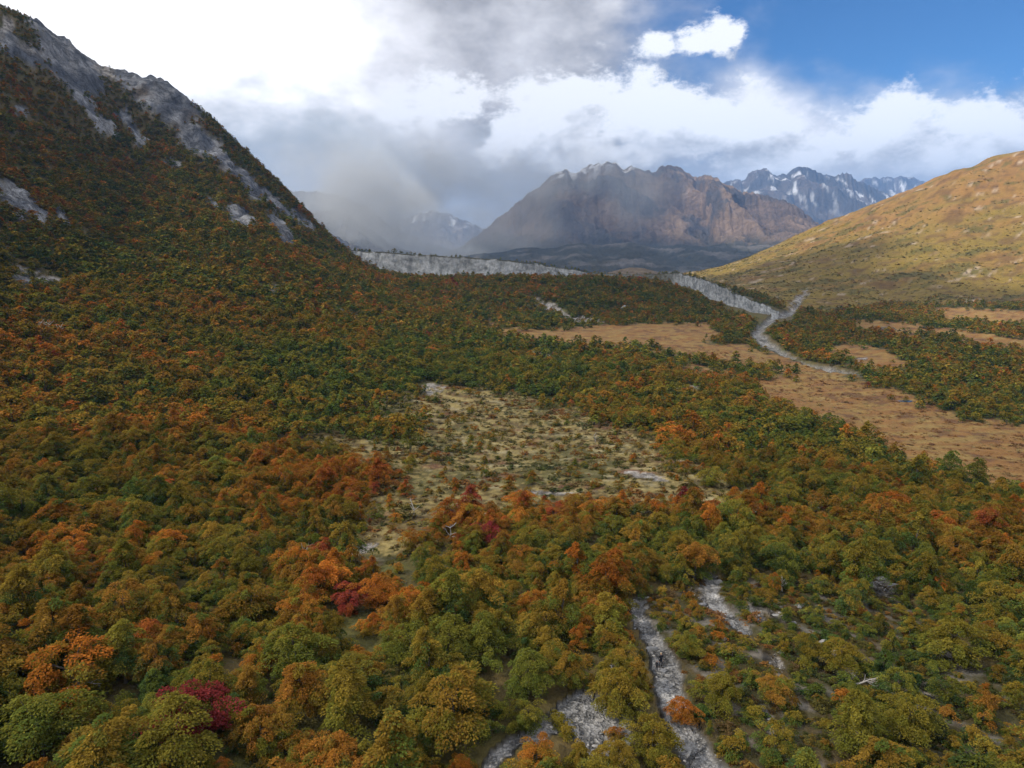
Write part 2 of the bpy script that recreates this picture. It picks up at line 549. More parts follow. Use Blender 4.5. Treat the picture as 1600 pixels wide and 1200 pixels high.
def crest_rock(x, y, z):
    # bare summit band of the left mountain
    return sstep(0.25, 0.5, z / np.maximum(np.hypot(x, y), 1) + 0.1 * fbm(x / 60, y / 60, 3, 81)) * (x < 0)


def ground_height(x, y, rockm=None):
    x = np.asarray(x, float); y = np.asarray(y, float)
    r = np.hypot(x, y)
    z = base_height(x, y)
    k = sstep(25, 200, r)
    z = z + fbm(x / 55, y / 55, 4, 3) * (0.7 + 5.0 * sstep(150, 900, r)) * (r < 3500)
    z = z + fbm(x / 6, y / 6, 3, 9) * 0.28
    # gullies running down the side slopes
    side = sstep(-20, 120, z)
    z = z - side * (1 - ridged(x / 130, y / 130, 4, 21)) * np.where(x < 0, 16, 9) * sstep(250, 800, r) * (r < 3000)
    return z


MATS = {}


def principled(name, build=None, rough=0.9, spec=0.2):
    m = bpy.data.materials.new(name)
    m.use_nodes = True
    nt = m.node_tree
    b = nt.nodes['Principled BSDF']
    b.inputs['Roughness'].default_value = rough
    b.inputs['Specular IOR Level'].default_value = spec
    if build:
        build(nt, b)
    MATS[name] = m
    return m


def attr(nt, name, kind='GEOMETRY', out='Color'):
    n = nt.nodes.new('ShaderNodeAttribute')
    n.attribute_name = name
    n.attribute_type = kind
    return N(nt, n.outputs[out])


def objpos(nt):
    n = nt.nodes.new('ShaderNodeNewGeometry')
    return N(nt, n.outputs['Position'])


def bump(nt, b, h, strength=0.5, dist=0.1):
    n = nt.nodes.new('ShaderNodeBump')
    n.inputs['Strength'].default_value = strength
    n.inputs['Distance'].default_value = dist
    put(nt, h, n.inputs['Height'])
    nt.links.new(n.outputs[0], b.inputs['Normal'])


def mesh_from(name, verts, faces, smooth=True):
    me = bpy.data.meshes.new(name)
    verts = np.asarray(verts, np.float32); faces = np.asarray(faces, np.int32)
    k = faces.shape[1]
    me.vertices.add(len(verts)); me.vertices.foreach_set('co', verts.ravel())
    me.loops.add(faces.size); me.loops.foreach_set('vertex_index', faces.ravel())
    me.polygons.add(len(faces))
    me.polygons.foreach_set('loop_start', np.arange(0, faces.size, k, dtype=np.int32))
    me.polygons.foreach_set('loop_total', np.full(len(faces), k, np.int32))
    if smooth:
        me.polygons.foreach_set('use_smooth', np.ones(len(faces), bool))
    me.update(calc_edges=True)
    return me


def set_attr(me, name, data, kind='FLOAT', dom='POINT'):
    a = me.attributes.new(name, kind, dom)
    data = np.asarray(data, np.float32 if kind != 'INT' else np.int32)
    if kind == 'FLOAT_COLOR':
        if data.shape[1] == 3:
            data = np.hstack([data, np.ones((len(data), 1), np.float32)])
        a.data.foreach_set('color', data.ravel())
    elif kind == 'FLOAT_VECTOR':
        a.data.foreach_set('vector', data.ravel())
    else:
        a.data.foreach_set('value', data.ravel())


def link(name, me, mat=None, parent=None):
    o = bpy.data.objects.new(name, me)
    COL.objects.link(o)
    if mat is not None and me is not None and not me.materials:
        for m in (mat if isinstance(mat, (list, tuple)) else [mat]):
            me.materials.append(m)
    if parent is not None:
        o.parent = parent
    return o


def tag(o, label=None, cat=None, group=None, kind=None):
    for k, v in (('label', label), ('category', cat), ('group', group), ('kind', kind)):
        if v:
            o[k] = v
    return o


def lerp3(a, b, t):
    t = np.asarray(t)[:, None]
    return np.asarray(a) * (1 - t) + np.asarray(b) * t


# ---- the ground sheet
def build_ground():
    th_d = np.linspace(rad(-46), rad(46), 640)
    th_l = np.linspace(rad(-180), rad(-46), 70, endpoint=False)
    th_r = np.linspace(rad(46), rad(180), 70, endpoint=False)[1:]
    th = np.concatenate([th_l, th_d, th_r])
    rr = np.concatenate([np.exp(np.linspace(math.log(26), math.log(2400), 480)), np.exp(np.linspace(math.log(2400), math.log(60000), 40))[1:]])
    T, R = np.meshgrid(th, rr, indexing='ij')
    x = (R * np.sin(T)).ravel(); y = (R * np.cos(T)).ravel(); r = R.ravel()
    z = ground_height(x, y)
    px, py, Z = zones(x, y, z)
    rock = np.maximum(Z['rock'], 0)
    crest = crest_rock(x, y, z)
    rock = np.clip(np.maximum(rock, crest * 0.8 * sstep(-0.1, 0.3, fbm(x / 70, y / 70, 4, 83))), 0, 1)
    # relief of bare rock
    z = z + rock * (ridged(x / 34, y / 34, 4, 71) - 0.35) * 10 * sstep(150, 450, r)
    # worn gravel sits a little low, river bed lower
    z = z - Z['track'] * 0.25 - Z['river'] * 2.5
    n1 = fbm(x / 30, y / 30, 4, 101); n2 = fbm(x / 7, y / 7, 4, 103); n3 = fbm(x / 1.6, y / 1.6, 3, 105); n4 = fbm(x / 120, y / 120, 3, 107)
    c = lerp3((0.070, 0.058, 0.022), (0.105, 0.076, 0.030), sstep(-0.3, 0.4, n2 + n3 * 0.5))
    c = lerp3(c, np.array((0.075, 0.080, 0.022)), sstep(0.0, 0.4, n1) * 0.6)
    # grass clearing
    g = lerp3((0.215, 0.168, 0.064), (0.090, 0.064, 0.026), sstep(-0.25, 0.25, n2 + n3 * 0.7))
    g = lerp3(g, np.array((0.060, 0.060, 0.020)), sstep(-0.05, 0.3, n1 + n3 * 0.5) * 0.75)
    g = lerp3(g, np.array((0.30, 0.26, 0.15)), sstep(0.15, 0.4, fbm(x / 9, y / 5, 4, 108) + 0.2 * n3) * 0.6)
    g = lerp3(g, np.array((0.12, 0.045, 0.03)), sstep(0.2, 0.45, fbm(x / 12, y / 12, 3, 109)) * 0.6)
    c = lerp3(c, g, np.clip(Z['clear'], 0, 1))
    # peat meadow: rust and straw in long streaks
    st = fbm((x + 0.4 * y) / 26, (y - 0.4 * x) / 7, 4, 111)
    md = lerp3((0.180, 0.092, 0.030), (0.205, 0.138, 0.046), sstep(-0.25, 0.35, st + 0.3 * n3))
    md = lerp3(md, np.array((0.085, 0.042, 0.022)), sstep(0.0, 0.4, -n2 + 0.5 * n1) * 0.8)
    c = lerp3(c, md, np.clip(Z['meadow'], 0, 1))
    # right hillside: golden grass, rust, scrub green, pale slabs
    yy = y - 0.06 * x
    h1 = fbm(x / 230, yy / 90, 5, 121); h2 = fbm(x / 60, yy / 24, 5, 123); h3 = fbm(x / 14, yy / 8, 4, 125)
    up = sstep(-60, 110, z)
    rh = lerp3((0.165, 0.116, 0.022), (0.205, 0.112, 0.032), sstep(-0.3, 0.4, h1 + up * 0.6 - 0.25))
    rh = lerp3(rh, np.array((0.075, 0.068, 0.016)), sstep(-0.02, 0.35, h2 + 0.5 * h1 + 0.3 * h3 - up * 0.10) * 0.85)
    rh = lerp3(rh, np.array((0.085, 0.046, 0.018)), sstep(0.05, 0.35, -h2 + 0.3 * h3) * 0.7)
    slab = ridged(x / 170, (y - 0.12 * x) / 50, 5, 127)
    rh = lerp3(rh, np.array((0.33, 0.26, 0.19)), sstep(0.78, 0.90, slab + h3 * 0.22 + h1 * 0.1) * 0.8)
    c = lerp3(c, rh, np.clip(Z['rhill'], 0, 1))
    # stony hillside below the track
    bare = sstep(0.08, 0.30, fbm((x + 0.8 * y) / 3.2, (y - 0.8 * x) / 9, 4, 131) + 0.25 * n2)
    scb = lerp3((0.070, 0.052, 0.024), (0.048, 0.044, 0.018), sstep(-0.3, 0.3, n2 + 0.5 * n3))
    scb = lerp3(scb, np.array((0.17, 0.155, 0.14)), bare * 0.6)
    c = lerp3(c, scb, np.clip(Z['scrub'], 0, 1))
    # bare rock, scree, gravel
    rk = lerp3((0.075, 0.082, 0.098), (0.23, 0.235, 0.245), sstep(-0.25, 0.3, fbm(x / 16, z / 40, 4, 141) + 0.6 * fbm(x / 9, y / 9, 3, 142)))
    rk = lerp3(rk, np.array((0.10, 0.072, 0.04)), sstep(0.1, 0.45, fbm(x / 45, y / 45, 4, 143)) * 0.7)
    c = lerp3(c, rk, sstep(0.25, 0.6, rock + 0.25 * fbm(x / 16, y / 16, 4, 147) * (rock > 0.02)))
    c = lerp3(c, lerp3((0.34, 0.32, 0.29), (0.24, 0.22, 0.20), sstep(-0.3, 0.3, n3)), sstep(0.45, 0.75, Z['scree'] * (0.85 + 0.9 * n2 + 0.9 * n3)))
    gr = lerp3((0.19, 0.19, 0.19), (0.28, 0.275, 0.265), sstep(-0.4, 0.4, n3 + n2 * 0.6))
    c = lerp3(c, gr, np.clip(Z['track'], 0, 1))
    c = lerp3(c, np.array((0.30, 0.30, 0.30)), np.clip(Z['river'], 0, 1) * (0.7 + 0.3 * n3))
    # far valley floor beyond the moraine: dark woods and gravel flats
    far = sstep(1500, 2300, r) * (z < 0)
    fl = lerp3((0.045, 0.045, 0.028), (0.085, 0.078, 0.06), sstep(-0.2, 0.4, fbm(x / 400, y / 150, 4, 151)))
    c = lerp3(c, fl, far)
    nT, nR = T.shape
    idx = np.arange(nT * nR).reshape(nT, nR)
    a = idx; b = np.roll(idx, -1, axis=0)
    F = np.stack([a[:, :-1], a[:, 1:], b[:, 1:], b[:, :-1]], -1).reshape(-1, 4)
    V = np.stack([x, y, z], 1)
    me = mesh_from('ground', V, F)
    # close the middle, under the camera
    set_attr(me, 'col', np.clip(c, 0.005, 1), 'FLOAT_COLOR')
    set_attr(me, 'gravel', np.clip(Z['track'] + Z['scree'] + Z['river'] + rock, 0, 1))

    def mat(nt, bs):
        p = objpos(nt)
        col = attr(nt, 'col')
        g = attr(nt, 'gravel', out='Fac')
        f1 = noise(nt, p, 1.3, 6, 0.65)
        f2 = noise(nt, p, 0.16, 5, 0.6)
        vo = nt.nodes.new('ShaderNodeTexVoronoi')
        put(nt, p, vo.inputs['Vector'])
        vo.inputs['Scale'].default_value = 3.2
        v = N(nt, vo.outputs['Distance'])
        f3 = noise(nt, vmath(nt, 'MULTIPLY', p, (1, 1, 0.45)), 0.07, 7, 0.7)
        f4 = noise(nt, vmath(nt, 'MULTIPLY', p, (1, 1, 0.5)), 0.16, 6, 0.62)
        crack = (f4 - 0.5)._m('ABSOLUTE', f4 - 0.5).lin(0.0, 0.045)
        k = (f1 - 0.5) * 1.5 + (f2 - 0.5) * 0.9 + 1.0
        k = k * (1.0 + g * ((v - 0.42) * -0.9)) * (1.0 + g * ((f3 - 0.5) * 3.4 + (crack - 0.75) * 0.55)).max(0.22)
        put(nt, scalec(nt, col, k.max(0.25)), bs.inputs['Base Color'])
        bump(nt, bs, f1 + v * g * -0.8 + f3 * g * 10.0 + crack * g * 2.0, 0.9, 0.35)
    g = link('ground', me, principled('ground_cover', mat, 0.95, 0.15))
    tag(g, kind='structure')
    # middle disc
    n = 48
    V2 = [(0, 0, float(ground_height(0.0, 0.1)))]
    for i in range(n):
        t = 2 * math.pi * i / n
        V2.append((26.3 * math.sin(t), 26.3 * math.cos(t), float(ground_height(26.3 * math.sin(t), 26.3 * math.cos(t))) - 0.05))
    F2 = [(0, 1 + i, 1 + (i + 1) % n) for i in range(n)]
    m2 = mesh_from('ground_underfoot', V2, F2)
    set_attr(m2, 'col', np.tile((0.06, 0.045, 0.02), (len(V2), 1)), 'FLOAT_COLOR')
    set_attr(m2, 'gravel', np.zeros(len(V2)))
    tag(link('ground_underfoot', m2, MATS['ground_cover']), kind='structure')
    return dict(th=th, rr=rr, z=z.reshape(T.shape))


G = build_ground()
_sorted_th = G['th']; _rr_log = np.log(G['rr'])


def surf(x, y):
    """height of the finished ground sheet"""
    x = np.asarray(x, float); y = np.asarray(y, float)
    th = np.arctan2(x, y); lr = np.log(np.maximum(np.hypot(x, y), 26.01))
    i = np.clip(np.searchsorted(_sorted_th, th) - 1, 0, len(_sorted_th) - 2)
    j = np.clip(np.searchsorted(_rr_log, lr) - 1, 0, len(_rr_log) - 2)
    fi = np.clip((th - _sorted_th[i]) / (_sorted_th[i + 1] - _sorted_th[i]), 0, 1)
    fj = np.clip((lr - _rr_log[j]) / (_rr_log[j + 1] - _rr_log[j]), 0, 1)
    Zg = G['z']
    return Zg[i, j] * (1 - fi) * (1 - fj) + Zg[i + 1, j] * fi * (1 - fj) + Zg[i, j + 1] * (1 - fi) * fj + Zg[i + 1, j + 1] * fi * fj


def hit(px, py, rmin=30.0, rmax=2500.0):
    """where the line through a photo point meets the ground"""
    d = np.array(PX(px, py, 1.0))
    t = np.exp(np.linspace(math.log(rmin), math.log(rmax), 1500))
    P = d[None] * t[:, None]
    below = P[:, 2] < surf(P[:, 0], P[:, 1])
    if not below.any():
        return None
    i = int(np.argmax(below))
    return Vector((P[i, 0], P[i, 1], float(surf(P[i, 0], P[i, 1]))))

# ------------------------------------------------------------------ mountains beyond the valley
def mountain(name, crest, Yc, depth, base, nu, nv, rough, seed, back=0.6, spurs=1.0, colfun=None, mat=None):
    """a massif: crest given as seen, front face falling towards the viewer over 'depth' metres"""
    cx = np.array([c[0] for c in crest], float); cyy = np.array([c[1] for c in crest], float)
    u = np.linspace(cx[0], cx[-1], nu)
    crest_py = np.interp(u, cx, cyy)
    yc = np.interp(u, cx, np.array([c[2] if len(c) > 2 else Yc for c in crest], float))
    v = np.concatenate([np.linspace(-back, 0, nv // 5, endpoint=False), np.linspace(0, 1, nv - nv // 5)])
    U, V = np.meshgrid(u, v, indexing='ij')
    C = np.repeat(crest_py[:, None], len(v), 1); YC = np.repeat(yc[:, None], len(v), 1)
    Y = YC - V * depth
    uu = (U - 800) / FPX; vv = (600 - C) / FPX
    zc = (vv * CP - SP) * (YC / (CP + vv * SP))
    jag = (ridged(u / 26.0, u * 0 + seed, 5, seed + 3, 0.6) - 0.5) * 6.0 + (ridged(u / 7.0, u * 0 + seed, 4, seed + 5, 0.6) - 0.5) * 3.0
    zc = zc + (jag * np.interp(u, cx, YC[:, 0].mean() + 0 * cx) / FPX)[:, None] * np.clip((zc - base) / 250.0, 0, 1)
    X = uu * (YC / (CP + vv * SP)) * (0.35 + 0.65 * Y / YC)
    s = np.abs(V)
    prof = np.where(V >= 0, (1 - s) ** 1.12, np.clip(1 - s / back * 0.9, 0, 1))
    H = base + (zc - base) * prof
    edge = sstep(0, 0.06, s)
    XS = X + 0.55 * (Y - YC)
    rg = ridged(XS / (rough * 6.0), Y / (rough * 8.0), 6, seed)
    rg2 = ridged(XS / (rough * 2.4), Y / (rough * 3.6), 5, seed + 7)
    amp = (zc - base) * np.clip(prof * 1.3, 0, 1) ** 0.6
    H = H + amp * edge * spurs * ((rg - 0.5) * 0.46 + (rg2 - 0.45) * 0.24) * np.clip(s * 4 + 0.25, 0, 1)
    H = H + rough * 0.14 * (ridged(X / (rough * 0.55), Y / (rough * 0.8), 5, seed + 13, 0.6) - 0.45) * np.clip(0.35 + s * 3, 0, 1)
    H = np.minimum(H, base + (zc - base) * (1 - 0.62 * s) + rough * 0.02 * (s > 0))
    H = np.maximum(H, base - 30)
    nU, nV = U.shape
    idx = np.arange(nU * nV).reshape(nU, nV)
    F = np.stack([idx[:-1, :-1], idx[:-1, 1:], idx[1:, 1:], idx[1:, :-1]], -1).reshape(-1, 4)[:, ::-1]
    me = mesh_from(name, np.stack([X.ravel(), Y.ravel(), H.ravel()], 1), F)
    gy, gx = np.gradient(H)
    c = colfun(X.ravel(), Y.ravel(), H.ravel(), rg.ravel(), rg2.ravel(), U.ravel(), C.ravel(), s.ravel())
    set_attr(me, 'col', np.clip(c, 0.004, 1), 'FLOAT_COLOR')
    o = link(name, me, mat)
    tag(o, kind='structure')
    return o


def far_rock(nt, bs):
    p = objpos(nt)
    col = attr(nt, 'col')
    f1 = noise(nt, p, 0.035, 7, 0.65)
    f2 = noise(nt, vmath(nt, 'MULTIPLY', p, (1, 1, 0.3)), 0.011, 5, 0.6)
    k = (f1 - 0.5) * 1.3 + (f2 - 0.5) * 0.9 + 1.0
    put(nt, scalec(nt, col, k.max(0.3)), bs.inputs['Base Color'])
    f3 = noise(nt, p, 0.10, 5, 0.7)
    bump(nt, bs, f1 + f3 * 0.35, 1.0, 38.0)


FAR = principled('mountain_rock', far_rock, 0.95, 0.1)


def massif_col(x, y, z, rg, rg2, u, cpy, s):
    n = fbm(x / 260, y / 260, 5, 201); n2 = fbm(x / 60, y / 60, 4, 203)
    c = lerp3((0.120, 0.086, 0.062), (0.18, 0.128, 0.090), sstep(-0.3, 0.4, n))
    c = lerp3(c, np.array((0.075, 0.068, 0.066)), sstep(0.45, 0.75, rg + 0.2 * n2))
    c = lerp3(c, np.array((0.22, 0.155, 0.105)), sstep(0.55, 0.8, rg2 + 0.3 * n) * sstep(980, 1080, u))  # sunlit patches of the right flank painted in as paler brown
    stk = fbm(u / 7.0, s * 2.6 + fbm(u / 30, s * 3, 2, 9), 4, 207)
    c = lerp3(c, np.array((0.20, 0.16, 0.13)), sstep(0.12, 0.4, stk) * sstep(0.15, 0.4, s) * 0.35)
    c = lerp3(c, np.array((0.055, 0.042, 0.034)), sstep(0.10, 0.4, -stk) * 0.4)
    c = lerp3(c, np.array((0.05, 0.055, 0.035)), sstep(70, -70, z + 60 * n) * 0.8)
    snow = sstep(0.14, 0.02, s) * sstep(840, 890, u) * sstep(1010, 970, u) * sstep(-0.1, 0.12, n2 + 0.35 * n)
    c = lerp3(c, np.array((0.72, 0.73, 0.75)), snow)
    return c


def blue_col(x, y, z, rg, rg2, u, cpy, s):
    n = fbm(x / 300, y / 300, 5, 211); n2 = fbm(x / 110, y / 160, 4, 213)
    c = lerp3((0.070, 0.066, 0.064), (0.125, 0.105, 0.09), sstep(-0.3, 0.4, n))
    snow = sstep(0.10, 0.38, n2 + 0.25 * n) * sstep(0.55, 0.2, s) * sstep(0.01, 0.06, s)
    return lerp3(c, np.array((0.70, 0.72, 0.75)), snow * 0.9)


def wall_col(x, y, z, rg, rg2, u, cpy, s):
    n = fbm(x / 200, y / 200, 5, 215)
    return lerp3((0.055, 0.055, 0.045), (0.12, 0.11, 0.095), sstep(-0.2, 0.4, n + (rg2 - 0.5) * 0.5))


mountain('massif', [(690, 398), (716, 388), (735, 376), (760, 356), (790, 332), (822, 306), (850, 284), (868, 270), (884, 266), (905, 268), (918, 259), (935, 257), (955, 252), (966, 256),
                    (974, 262), (985, 258), (1002, 266), (1022, 268), (1032, 260), (1048, 258), (1060, 260), (1072, 270), (1085, 277), (1100, 274, 5000), (1112, 276, 4950), (1126, 282, 4900),
                    (1142, 290, 4850), (1160, 300, 4800), (1182, 305, 4700), (1205, 308, 4650), (1225, 313, 4600), (1245, 325, 4550), (1262, 338, 4500), (1290, 360, 4450), (1330, 390, 4400)],
         5400, 1500, -118, 520, 230, 190, 301, spurs=1.15, colfun=massif_col, mat=FAR)
mountain('blue_range', [(1090, 300), (1140, 284), (1152, 280), (1162, 283), (1172, 270), (1180, 265), (1192, 264), (1205, 268), (1216, 274), (1228, 272), (1240, 263), (1252, 261), (1266, 263),
                        (1280, 270), (1292, 274), (1304, 277), (1314, 271), (1326, 272), (1340, 281), (1360, 290), (1400, 310), (1460, 340)],
         8600, 2200, -118, 300, 130, 280, 331, colfun=blue_col, mat=FAR)
mountain('snowy_range', [(1300, 305), (1345, 283), (1356, 279), (1366, 277), (1374, 281), (1384, 276), (1396, 277), (1410, 275), (1424, 277), (1440, 283), (1480, 300), (1560, 330)],
         11500, 2500, -118, 200, 100, 320, 351, colfun=blue_col, mat=FAR)
mountain('valley_wall', [(380, 345), (440, 335), (470, 331), (505, 330), (522, 327), (545, 336), (565, 350), (580, 358), (598, 372), (618, 384), (650, 396)],
         4200, 1300, -118, 200, 90, 200, 371, colfun=wall_col, mat=FAR)
mountain('valley_head', [(420, 300), (500, 300), (540, 308), (570, 322), (590, 337), (612, 352), (630, 362), (660, 376), (690, 386), (720, 396)],
         7200, 1800, -118, 200, 80, 260, 391, colfun=wall_col, mat=FAR)
mountain('glacier_ridge', [(540, 380), (580, 362), (620, 345), (650, 335), (680, 330), (710, 338), (740, 350), (780, 372), (820, 390)],
         10500, 2400, -118, 160, 80, 260, 411, colfun=blue_col, mat=FAR)


def foothill_col(x, y, z, rg, rg2, u, cpy, s):
    n = fbm(x / 140, y / 140, 5, 221)
    return lerp3((0.055, 0.055, 0.040), (0.14, 0.13, 0.115), sstep(-0.1, 0.4, n + (rg - 0.5) * 0.6))


mountain('foothill', [(700, 404), (740, 397), (780, 394), (820, 386), (860, 388), (900, 380), (940, 383), (980, 378), (1020, 386), (1060, 382), (1100, 386), (1130, 380), (1170, 385), (1220, 380), (1280, 390)],
         3500, 1100, -119, 260, 60, 120, 431, spurs=0.8, colfun=foothill_col, mat=FAR)
mountain('pale_knoll', [(950, 426), (968, 421), (985, 418), (1005, 419), (1025, 424), (1050, 432)],
         1900, 200, -122, 80, 30, 50, 441, spurs=0.5, colfun=lambda x, y, z, *a: np.tile((0.22, 0.165, 0.10), (len(x), 1)) * (1 + 0.4 * fbm(x / 20, y / 20, 3, 5))[:, None], mat=FAR)


# ------------------------------------------------------------------ the moraine wall
def build_moraine():
    crest = [(500, 384, 830), (545, 391, 825), (600, 394, 825), (680, 399, 835), (760, 404, 850), (830, 411, 865), (880, 419, 872), (930, 427, 876), (980, 429, 878), (1030, 428, 875),
             (1062, 426, 862), (1090, 433, 830), (1120, 444, 790), (1150, 457, 750), (1180, 470, 715), (1218, 486, 680)]
    foot = [(500, 402), (545, 407), (600, 431), (680, 436), (760, 436), (830, 436), (880, 435), (930, 436), (980, 436), (1030, 436), (1062, 438), (1090, 448), (1120, 460), (1150, 472), (1180, 484), (1214, 493)]
    k = np.linspace(0, len(crest) - 1, 1300)
    A = np.array([PX(*c) for c in crest])
    B = np.array([PX(f[0], f[1] + 4, c[2] - 30) for f, c in zip(foot, crest)])
    ii = np.arange(len(crest))
    cr = np.stack([np.interp(k, ii, A[:, i]) for i in range(3)], 1)
    ft = np.stack([np.interp(k, ii, B[:, i]) for i in range(3)], 1)
    ft[:, 2] = np.minimum(ft[:, 2], surf(ft[:, 0], ft[:, 1]) - 1)
    cr[:, 2] += fbm(k * 1.7, k * 0 + 3, 5, 7, 0.6) * 3.0
    nt_ = 30
    rows = []
    cols = []
    for j in range(nt_ + 10):
        if j < 10:                        # back slope
            t = (10 - j) / 10
            P = cr + np.array([0, 60 * t, -46 * t])
        else:
            t = (j - 10) / (nt_ - 1)
            P = cr * (1 - t) + ft * t
            gul = ridged(k * 2.3 + 0.5 * fbm(k * 1.1, k * 0 + t, 3, 76), k * 0 + t * 0.9, 6, 77, 0.62)
            P = P + np.stack([k * 0, -(gul - 0.45) * 5 * math.sin(min(1, t * 1.5) * math.pi), -(1 - gul) * 1.6 * math.sin(t * math.pi)], 1)
        rows.append(P)
        n = fbm(k * 9, k * 0 + j * 0.22, 4, 79)
        c = lerp3((0.16, 0.168, 0.165), (0.27, 0.275, 0.27), sstep(-0.35, 0.35, n + fbm(k * 30, k * 0 + j * 0.5, 3, 80) * 0.5))
        c = c * (1 + 0.45 * fbm(k * 0.9, k * 0 + j * 0.03, 3, 73))[:, None]
        stk = fbm(k * 7, k * 0 + j * 0.06, 5, 78, 0.6)
        c = lerp3(c, c * 0.6, sstep(0.0, 0.35, stk))
        c = lerp3(c, np.array((0.34, 0.35, 0.35)), sstep(0.1, 0.4, -stk) * 0.5)
        if 7 < j < 12:
            c = lerp3(c, np.array((0.045, 0.042, 0.022)), sstep(-0.25, 0.1, fbm(k * 2.7, k * 0 + 5.5, 5, 74)) * 0.9)
        if j < 12:
            c = lerp3(c, np.array((0.055, 0.050, 0.026)), np.full(len(k), 0.85) * sstep(0.2, -0.1, n - 0.2 * (j < 10)))
        c = lerp3(c, np.array((0.06, 0.055, 0.028)), sstep(5.5, 9.0, k) * sstep(10.5, 9.2, k) * 0.8)
        cols.append(c)
    V = np.stack(rows, 1)
    nK, nJ = V.shape[:2]
    idx = np.arange(nK * nJ).reshape(nK, nJ)
    F = np.stack([idx[:-1, :-1], idx[:-1, 1:], idx[1:, 1:], idx[1:, :-1]], -1).reshape(-1, 4)[:, ::-1]
    me = mesh_from('moraine', V.reshape(-1, 3), F)
    set_attr(me, 'col', np.stack(cols, 1).reshape(-1, 3), 'FLOAT_COLOR')

    def mat(nt, bs):
        p = objpos(nt)
        f1 = noise(nt, p, 0.5, 7, 0.7)
        f2 = noise(nt, p, 0.09, 4, 0.6)
        put(nt, scalec(nt, attr(nt, 'col'), ((f1 - 0.5) * 1.4 + (f2 - 0.5) * 0.8 + 1.0).max(0.3)), bs.inputs['Base Color'])
        bump(nt, bs, f1, 1.0, 1.5)
    tag(link('moraine', me, principled('moraine_rubble', mat, 0.95, 0.1)), kind='structure')
    return cr


MORAINE_CREST = build_moraine()

# ------------------------------------------------------------------ trees
def foliage_mat(nt, bs):
    ca, cb = attr(nt, 'colA', 'INSTANCER'), attr(nt, 'colB', 'INSTANCER')
    f = attr(nt, 'mixf', out='Fac')
    l = attr(nt, 'lf', out='Fac')
    c = scalec(nt, mixc(nt, f, ca, cb), l)
    put(nt, c, bs.inputs['Base Color'])
    tr = nt.nodes.new('ShaderNodeBsdfTranslucent')
    put(nt, c, tr.inputs['Color'])
    df = nt.nodes.new('ShaderNodeBsdfDiffuse')
    put(nt, c, df.inputs['Color'])
    mx = nt.nodes.new('ShaderNodeMixShader')
    mx.inputs[0].default_value = 0.30
    nt.links.new(df.outputs[0], mx.inputs[1])
    nt.links.new(tr.outputs[0], mx.inputs[2])
    out = [n for n in nt.nodes if n.type == 'OUTPUT_MATERIAL'][0]
    nt.links.new(mx.outputs[0], out.inputs['Surface'])
    nt.nodes.remove(bs)


LEAF = principled('beech_leaves', foliage_mat)


def bark(nt, bs):
    p = objpos(nt)
    f = noise(nt, vmath(nt, 'MULTIPLY', p, (1, 1, 0.25)), 9.0, 4, 0.6)
    put(nt, mixc(nt, f, (0.035, 0.028, 0.022), (0.16, 0.145, 0.125)), bs.inputs['Base Color'])
    bump(nt, bs, f, 0.6, 0.03)


BARK = principled('grey_brown_bark', bark)


def dead_bark(nt, bs):
    p = objpos(nt)
    f = noise(nt, vmath(nt, 'MULTIPLY', p, (1, 1, 0.25)), 7.0, 4, 0.6)
    put(nt, mixc(nt, f, (0.20, 0.19, 0.185), (0.50, 0.48, 0.46)), bs.inputs['Base Color'])
    bump(nt, bs, f, 0.5, 0.03)


DEADBARK = principled('bleached_dead_wood', dead_bark)


def tube(pts, radii, sides=6):
    """tapered limb; returns verts, quads"""
    V, F = [], []
    pts = [Vector(p) for p in pts]
    for i, p in enumerate(pts):
        d = (pts[min(i + 1, len(pts) - 1)] - pts[max(i - 1, 0)]).normalized()
        a = d.orthogonal().normalized()
        b = d.cross(a)
        for k in range(sides):
            t = 2 * math.pi * k / sides
            V.append(p + (a * math.cos(t) + b * math.sin(t)) * radii[i])
    for i in range(len(pts) - 1):
        for k in range(sides):
            k2 = (k + 1) % sides
            F.append((i * sides + k, i * sides + k2, (i + 1) * sides + k2, (i + 1) * sides + k))
    return V, F


def join(parts):
    V, F = [], []
    for v, f in parts:
        o = len(V)
        V += [tuple(x) for x in v]
        F += [tuple(i + o for i in q) for q in f]
    return V, F


